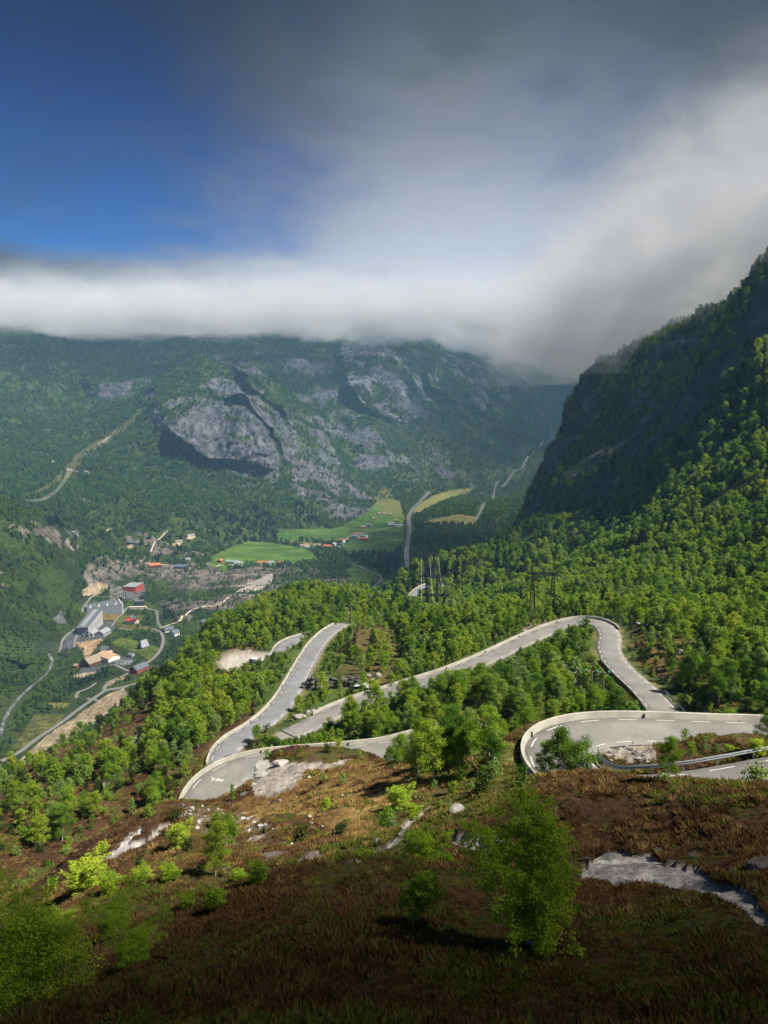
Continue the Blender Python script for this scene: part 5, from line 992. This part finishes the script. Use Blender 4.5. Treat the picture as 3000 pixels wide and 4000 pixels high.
for x,y in ((1548,2038),(1525,2014),(1500,2010),(1483,2012),(1460,2030)): house((x-4,y),(x+4,y),7,3,'brown_wall','tan_roof','Tiny field barn on the upper meadow','barn','gable',nwin=0,door=False,r0=900,length=9,group='field barns on the upper meadow')
p=hit(2215,2672,120); o=empty('grey_hut',tuple(p),-.5,label='Grey metal-clad hut half hidden in the birches',cat='hut')
V,Fc=bx(-1.6,1.6,-1.6,1.6,-.5,3.0); mesh_obj('wall',V,Fc,M['grey_wall'],parent=o); V,Fc=bx(-2.0,2.0,-2.0,2.0,3.0,3.2); mesh_obj('roof',V,Fc,M['steel'],parent=o)
# ---------------------------------------------------------------- pylons, poles, cables
def beam(a,b,w): 
    a=np.array(a,float);b=np.array(b,float); d=b-a; d/=np.linalg.norm(d)+1e-9; u=np.cross(d,(.13,.97,.2)); u/=np.linalg.norm(u); v=np.cross(d,u); u*=w/2; v*=w/2
    return [a-u-v,a+u-v,a+u+v,a-u+v,b-u-v,b+u-v,b+u+v,b-u+v],[(0,3,2,1),(4,5,6,7),(0,1,5,4),(1,2,6,5),(2,3,7,6),(3,0,4,7)]
def lattice_leg(x,H,wb,wt,th,seg):
    L=[]; c=lambda f,i:(x+(-1,1,1,-1)[i]*(wb+(wt-wb)*f)/2,(-1,-1,1,1)[i]*(wb+(wt-wb)*f)/2,f*H)
    for i in range(4):
        L.append(beam(c(0,i),c(1,i),th)); j=(i+1)%4
        for s in range(seg): L.append(beam(c(s/seg,i if s%2 else j),c((s+1)/seg,j if s%2 else i),th*.6))
    return merge(L)
def portal(pos,yaw,H,spread,arm,label,mat='dsteel',th=.16,armz=.93,wb=1.5,brace=False,legm=None,seg=9,cat='pylon'):
    o=empty('pylon',tuple(pos),yaw,label=label,cat=cat,group='portal pylons' if mat=='dsteel' else None)
    for s in (-1,1): v,f=lattice_leg(s*spread/2,H,wb,.5,th,seg); mesh_obj('leg',v,f,M[legm or mat],parent=o)
    L=[beam((-arm/2,dy,H*armz+dz),(arm/2,dy,H*armz+dz),th*.8) for dy,dz in ((-.35,0),(.35,0),(0,.7))]
    n=int(arm/1.5)
    for i in range(n): x=-arm/2+i*arm/n; L.append(beam((x,-.35,H*armz),(x+arm/n,0,H*armz+.7),th*.5)); L.append(beam((x,.35,H*armz),(x+arm/n,0,H*armz+.7),th*.5))
    v,f=merge(L); mesh_obj('cross_arm',v,f,M[mat],parent=o)
    if brace: v,f=merge([beam((-spread/2,0,H*.45),(spread/2,0,H*.45),th*.7),beam((-spread/2,0,H*.20),(spread/2,0,H*.20),th*.7)]); mesh_obj('brace',v,f,M[mat],parent=o)
    for x in (-arm*.46,0,arm*.46): v,f=merge([beam((x,0,H*armz-2.2),(x,0,H*armz),.16)]); mesh_obj('insulator',v,f,M['steel'],parent=o)
    ARM[o.name]=(arm,H*armz); return o
ARM={}
def px_len(p,n): return n*p.length/F
def mast(bx_,by_,topy,spread,arm,label,r0,yaw=0,**k):
    p=hit(bx_,by_,r0); z0=p.z; lo,hi=1.,80.
    for _ in range(40):
        m_=(lo+hi)/2
        if project(p.x,p.y,z0+m_)[1]>topy: lo=m_
        else: hi=m_
    p.z-=.4; sp=px_len(p,spread); return portal(p,yaw-math.atan2(p.x,p.y),lo,sp,px_len(p,arm),label,**k),p,lo
P1o=mast(1678,2300,2160,30,72,'Farthest of the three portal pylons above the road arc',560,th=.6,armz=.95,wb=1.2)
P2o=mast(1686,2395,2240,42,86,'Middle portal pylon with long cross-arm, between the other two',380,th=.45,armz=.93,wb=1.2)
P3o=mast(1702,2428,2305,64,104,'Nearest and broadest portal pylon with cross-braces',330,th=.48,armz=.82,wb=1.6,brace=True)
P4o=mast(2116,2424,2232,74,112,'Lattice portal pylon beside the far bend',250,th=.28,armz=.96,wb=2.2,seg=12)
mast(332,1795,1772,14,18,'Pale portal pylon on the wooded lane of the far slope',1300,mat='steel',th=.6,wb=1.6,seg=3)
r1=mast(1512,2298,2268,26,42,'Red-topped portal mast at the valley bend',700,mat='red_steel',legm='white_wall',th=.5,armz=.9,wb=1.4,seg=4)
mast(976,2284,2262,10,18,'Red portal mast beside the pale quarry',700,mat='red_steel',legm='white_wall',th=.6,armz=.9,wb=1.4,seg=4)
for x,y,ty,lb in ((256,2565,2505,'Dark lattice mast on the riverbank'),(298,2475,2440,'Thin mast behind the power station'),(312,2440,2405,'Second thin mast up the riverbank'),(472,2350,2318,'Gantry mast left in the switchyard'),(488,2345,2300,'Tall gantry mast in the switchyard'),(560,2345,2310,'Gantry mast right in the switchyard'),(240,2588,2560,'Low mast by the stream'),(572,2320,2290,'Mast behind the transformer building'),(450,2330,2290,'Mast at the back of the switchyard'),(528,2438,2400,'Mast beside the red-roofed house')):
    mast(x,y,ty,7,14,lb,600,th=.32,wb=1.4,seg=5,mat='dsteel',cat='mast')
for i in range(16):          # switchgear rows
    x=500+ (i%8)*8.5; y=2330+(i//8)*14-(i%8)*1.3; p=hit(x,y,600); o=empty('switchgear',tuple(p),.5,label='Row of grey switchgear frames before the red building',cat='switchgear',group='switchgear frames')
    v,f=merge([beam((-3,0,0),(-3,0,6),.5),beam((3,0,0),(3,0,6),.5),beam((-3.5,0,6),(3.5,0,6),.6)]); mesh_obj('support_frame',v,f,M['steel'],parent=o)
def cable(a,b,sag,rad,label,mat='dsteel',n=24,name='power_cable',group='power cables'):
    a=np.array(a,float); b=np.array(b,float); P=[a+(b-a)*t_-np.array([0,0,4*sag*t_*(1-t_)]) for t_ in np.linspace(0,1,n)]
    v,f=tube(P,[rad]*n,4); o=mesh_obj(name,v,f,M[mat]); tag(o,label,'cable',group); return o
def armpt(t_,fx,dz=-2.2):
    o=t_[0]; arm,z=ARM[o.name]; q=Matrix.Rotation(o.rotation_euler.z,3,'Z')@Vector((fx*arm*.46,0,z+dz)); return Vector(o.location)+q
pm('bright_cable',(.55,.58,.52),rough=.4)  # pale colour stands in for sunlight on the sagging wires
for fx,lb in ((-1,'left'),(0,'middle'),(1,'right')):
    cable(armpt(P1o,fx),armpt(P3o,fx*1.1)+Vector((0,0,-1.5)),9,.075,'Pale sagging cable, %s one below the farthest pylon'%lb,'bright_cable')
    cable(armpt(P3o,fx),armpt(P4o,fx*.8,-9),5+fx,.06,'Cable from the broad pylon to the far bend pylon','steel',group='cables to the far bend pylon')
    for k_ in (0,1):
        cable(armpt(P4o,fx,-9-k_),at_r(3200,2412+12*fx+16*k_,215),5+k_,.045,'Cable crossing the dark right slope','steel',group='cables over the right slope')
for x,dz in ((2085,0),(2152,2)): cable(at_r(x,2240,290),at_r(3200,2292+dz*3,260),4,.035,'Thin earth wire high over the right slope','steel',group='earth wires')
cable(at_r(2152,2236,290),at_r(1690,2250,430),6,.035,'Thin earth wire towards the middle pylon','steel',group='earth wires')
for i in range(6): cable(at_r(256,2508+3*i,900),at_r(-300,2330+34*i,820),14,.12,'Cable strung from the riverbank mast out of frame','steel',group='cables over the left gorge')
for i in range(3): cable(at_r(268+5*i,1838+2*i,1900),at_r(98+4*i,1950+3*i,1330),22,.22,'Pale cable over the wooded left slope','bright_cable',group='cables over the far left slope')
for i in range(4): cable(at_r(488-10*i,2305,1240),at_r(256,2512+3*i,930),12,.09,'Cable from switchyard to riverbank mast','steel',group='cables over the power station')
cable(armpt(r1,1),armpt(P1o,-1),14,.10,'Cable from the red mast to the farthest pylon','steel')
def pole(px,py,topy,label,r0):
    p=hit(px,py,r0); lo,hi=1.,40.
    for _ in range(30):
        m_=(lo+hi)/2
        if project(p.x,p.y,p.z+m_)[1]>topy: lo=m_
        else: hi=m_
    return p,lo
p,h=pole(2331,2728,2622,'',120); sp=px_len(p,42); o=empty('power_pole',tuple(p),-math.atan2(p.x,p.y)+.05,label='Twin wooden pole with cross-arm and green insulators',cat='power pole')
for s in (-1,1): v,f=tube([(s*sp/2,0,-.6),(s*sp/2,0,h)],[.17,.13],8); mesh_obj('pole',v,f,M['wood'],parent=o)
v,f=beam((-sp*1.05,.16,h-.25),(sp*1.05,.16,h-.25),.18); mesh_obj('cross_arm',v,f,M['wood'],parent=o); pm('green_glass',(.10,.38,.26),rough=.2)
for x in (-1,-.1,.9): v,f=tube([(x*sp,.16,h-.15),(x*sp,.16,h+.05),(x*sp,.16,h+.3)],[.16,.22,.1],8); mesh_obj('insulator',v,f,M['green_glass'],parent=o)
for i,x in enumerate((1359,1373)):
    p,h=pole(x,2436,2370,'',200); v,f=tube([(p.x,p.y,p.z-.5),(p.x,p.y,p.z+h)],[.24,.18],8); tag(mesh_obj('wooden_pole',v,f,M['wood']),('Left','Right')[i]+' of two bare wooden poles where the climbing road ends','pole')
# ---------------------------------------------------------------- vehicles on the lay-by
def loft(sec,n):  # sections of equal point count -> skin
    V=[q for s in sec for q in s]; k=len(sec[0]); Fc=[(i*k+j,(i+1)*k+j,(i+1)*k+(j+1)%k,i*k+(j+1)%k) for i in range(len(sec)-1) for j in range(k)]; Fc+=[tuple(range(k)),tuple((len(sec)-1)*k+j for j in range(k))[::-1]]; return V,Fc
def vehicle(name,px,py,yaw,prof,w,paint,label,cat,wheels,glass,r=.34):
    p=at_z(px,py,-91.98); o=empty(name,tuple(p),yaw,label=label,cat=cat)
    sec=[]
    for y,ins in ((-w/2,.10),(-w/2,.0),(w/2,.0),(w/2,.10)):
        yy=y*(1 if ins==0 else 1.0); sec.append([(x,(y if ins==0 else y+(-.06 if y<0 else .06)) ,z if ins==0 else z*.985+.01) for x,z in prof])
    sec=[[(x,-w/2+.12*(z>1.1),z) for x,z in prof],[(x,w/2-.12*(z>1.1),z) for x,z in prof]]
    V,Fc=loft(sec,len(prof)); mesh_obj('body',V,Fc,paint,parent=o)
    for (a,b,c,d) in glass:
        for s in (-1,1):
            y=s*(w/2-.12+.02*1) ; V=[(a,y,c),(b,y,c),(b-.05,y,d),(a+.15,y,d)]; V+=[(x,y_-s*.05,z) for x,y_,z in V]; mesh_obj('side_window',V,[(0,1,2,3),(4,7,6,5),(0,4,5,1),(1,5,6,2),(2,6,7,3),(3,7,4,0)],M['glass'],parent=o)
    for x in wheels:
        for s in (-1,1):
            t_=[(x,s*(w/2-.22),r),(x,s*(w/2+.02),r)]; v,f=tube(t_,[r,r],14); f=list(f)+[tuple(range(14)),tuple(range(14,28))]; wh=mesh_obj('wheel',v,f,M['joint'],parent=o); v,f=tube([(x,s*(w/2),r),(x,s*(w/2+.035),r)],[r*.55,r*.5],10); f=list(f)+[tuple(range(10)),tuple(range(10,20))]; mesh_obj('rim',v,f,M['steel'],parent=wh)
    return o
pm('white_paint',(.70,.74,.80),rough=.35); pm('black_paint',(.012,.013,.016),rough=.25)
vn=vehicle('parked_van',996,2597,2.75,[(-2.6,.35),(-2.65,1.0),(-2.6,2.35),(-2.3,2.5),(1.2,2.5),(1.45,2.38),(2.1,1.35),(2.7,1.15),(2.78,.4)],1.95,M['white_paint'],'White panel van parked on the gravel lay-by','van',(-1.7,1.75),[(1.0,1.95,1.4,2.2)],.36)
V,Fc=[(1.50,-.75,2.28),(1.50,.75,2.28),(2.10,.82,1.42),(2.10,-.82,1.42),(1.46,-.75,2.24),(1.46,.75,2.24),(2.04,.82,1.40),(2.04,-.82,1.40)],[(0,3,2,1),(4,5,6,7),(0,1,5,4),(2,3,7,6),(1,2,6,5),(3,0,4,7)]; mesh_obj('windscreen',V,Fc,M['glass'],parent=vn)
for s in (-.7,.7): V,Fc=bx(2.74,2.80,s-.15,s+.15,.8,1.0); mesh_obj('headlight',V,Fc,M['white_wall'],parent=vn)
vehicle('parked_car',976,2603,2.6,[(-2.1,.35),(-2.15,.9),(-1.7,1.0),(-1.3,1.45),(.4,1.5),(1.1,1.0),(2.0,.85),(2.1,.4)],1.8,M['black_paint'],'Black car parked beside the white van','car',(-1.35,1.35),[(-1.1,.6,1.05,1.4)],.32)
print('things',time.time()-T0)
# ---------------------------------------------------------------- haze
hz=bpy.data.materials.new('valley_haze'); hz.use_nodes=True; t=NT(hz.node_tree)
vo=t.n('ShaderNodeVolumePrincipled'); vo.inputs['Color'].default_value=(.34,.64,1,1); vo.inputs['Density'].default_value=.00008; vo.inputs['Anisotropy'].default_value=0
oo=t.n('ShaderNodeOutputMaterial'); t.l(vo.outputs[0],oo.inputs['Volume'])
HZ=(float(GX2.min())-20,float(GX2.max())+20,float(GY2.min())-20,float(GY2.max())+20,float(GZ.min())-1,float(max(GZ.max(),2))+2)
V,Fc=box(*HZ); tag(mesh_obj('haze',V,Fc,hz),kind='stuff'); print('haze box',HZ)

# ---------------------------------------------------------------- low cloud lying on the mountain tops
def cloud_box(name,B,base,fade,dens_,scale,label,seed,cut):
    m=bpy.data.materials.new('low_cloud'); m.use_nodes=True; t=NT(m.node_tree)
    p=t.n('ShaderNodeNewGeometry').outputs['Position']; x,y,z=t.n('ShaderNodeSeparateXYZ',inp={0:p}).outputs
    q=t.n('ShaderNodeVectorMath',operation='ADD',inp={0:p,1:(seed*700,0,0)}).outputs[0]
    q2=t.n('ShaderNodeVectorMath',operation='MULTIPLY',inp={0:q,1:(1,1,1.7)}).outputs[0]
    n_=t.noise(q2,scale,5,.6,.5)
    h=t.m('ADD',t.m('SUBTRACT',z,base(t,x,y)),t.m('MULTIPLY',t.m('SUBTRACT',n_,.5),fade*4.6))
    d=t.sstep(h,0,fade)
    for ax,a,b in cut: d=t.m('MULTIPLY',d,t.sstep({'x':x,'y':y,'z':z}[ax],a,b))
    n2_=t.noise(q2,scale*2.1,5,.62,.8); d=t.m('MULTIPLY',d,t.m('ADD',.10,t.m('MULTIPLY',t.sstep(n2_,.38,.60),.9)))
    v=t.n('ShaderNodeVolumePrincipled'); v.inputs['Color'].default_value=(.84,.85,.88,1); v.inputs['Anisotropy'].default_value=-.25
    t.l(t.m('MULTIPLY',d,dens_),v.inputs['Density'])
    o=t.n('ShaderNodeOutputMaterial'); t.l(v.outputs[0],o.inputs['Volume'])
    V,Fc=box(*B); ob=mesh_obj(name,V,Fc,m); tag(ob,label,kind='stuff'); return ob
cloud_box('low_cloud',(-3900,3300,2300,6500,130,560),lambda t,x,y:t.m('ADD',300,t.m('MULTIPLY',t.sstep(x,300,1500),-110)),70,.016,1/430.,'Bright low cloud bank covering the far mountain tops',1,
  (('y',2300,3300),('z',560,330),('x',-3900,-3500)))
cloud_box('low_cloud',(180,1060,430,1900,50,290),lambda t,x,y:t.m('MAXIMUM',55,t.m('ADD',196,t.m('MULTIPLY',y,-.145))),70,.015,1/150.,'Grey mist drifting over the dark mountain shoulder',2,
  (('x',190,330),('x',1050,760),('y',430,680),('y',1900,1500),('z',290,215)))
# ---------------------------------------------------------------- unseen cloud shapes added to darken the near hillside
def add_sun_blocker(cx,cy,rx,ry,z,label,seed,op=.93):
    m=bpy.data.materials.new('sun_blocker'); m.use_nodes=True; t=NT(m.node_tree); tcn=t.n('ShaderNodeTexCoord').outputs['Object']
    q=t.n('ShaderNodeVectorMath',operation='MULTIPLY',inp={0:tcn,1:(1,1,0)}).outputs[0]; ln=t.n('ShaderNodeVectorMath',operation='LENGTH',inp={0:q}).outputs['Value']
    nz=t.noise(tcn,2.2,5,.6); f=t.sstep(t.m('ADD',ln,t.m('MULTIPLY',t.m('SUBTRACT',nz,.5),.55)),.98,.50)
    d=t.n('ShaderNodeBsdfDiffuse',inp={0:(.8,.8,.82,1)}); tr=t.n('ShaderNodeBsdfTransparent'); mx=t.n('ShaderNodeMixShader'); t.l(t.m('MULTIPLY',f,op),mx.inputs[0]); t.l(tr.outputs[0],mx.inputs[1]); t.l(d.outputs[0],mx.inputs[2])
    o_=t.n('ShaderNodeOutputMaterial'); t.l(mx.outputs[0],o_.inputs[0])
    V=IV*np.array([1,1,.12]); V=V*(1+.25*fbm(V[:,0]*1.5+seed,V[:,1]*1.5,1.,3))[:,None]
    o=mesh_obj('cloud',V,IF,m,smooth=True); k=z/SUN.z; o.location=(cx+SUN.x*k,cy+SUN.y*k,z); o.scale=(rx,ry,(rx+ry)/2); tag(o,label,kind='stuff')  # added out of view on the sun's path, only to dim the slope
ZC=HZ[5]+60
add_sun_blocker(2,2,58,43,ZC,'Added unseen cloud shape that dims the heather slope',3,.48)
add_sun_blocker(-62,28,38,34,ZC,'Second added cloud shape, unseen, dimming the left slope',5,.35)
add_sun_blocker(10,-2,34,22,ZC+40,'Small unseen cloud shape added to dim the near heather',7,.5)
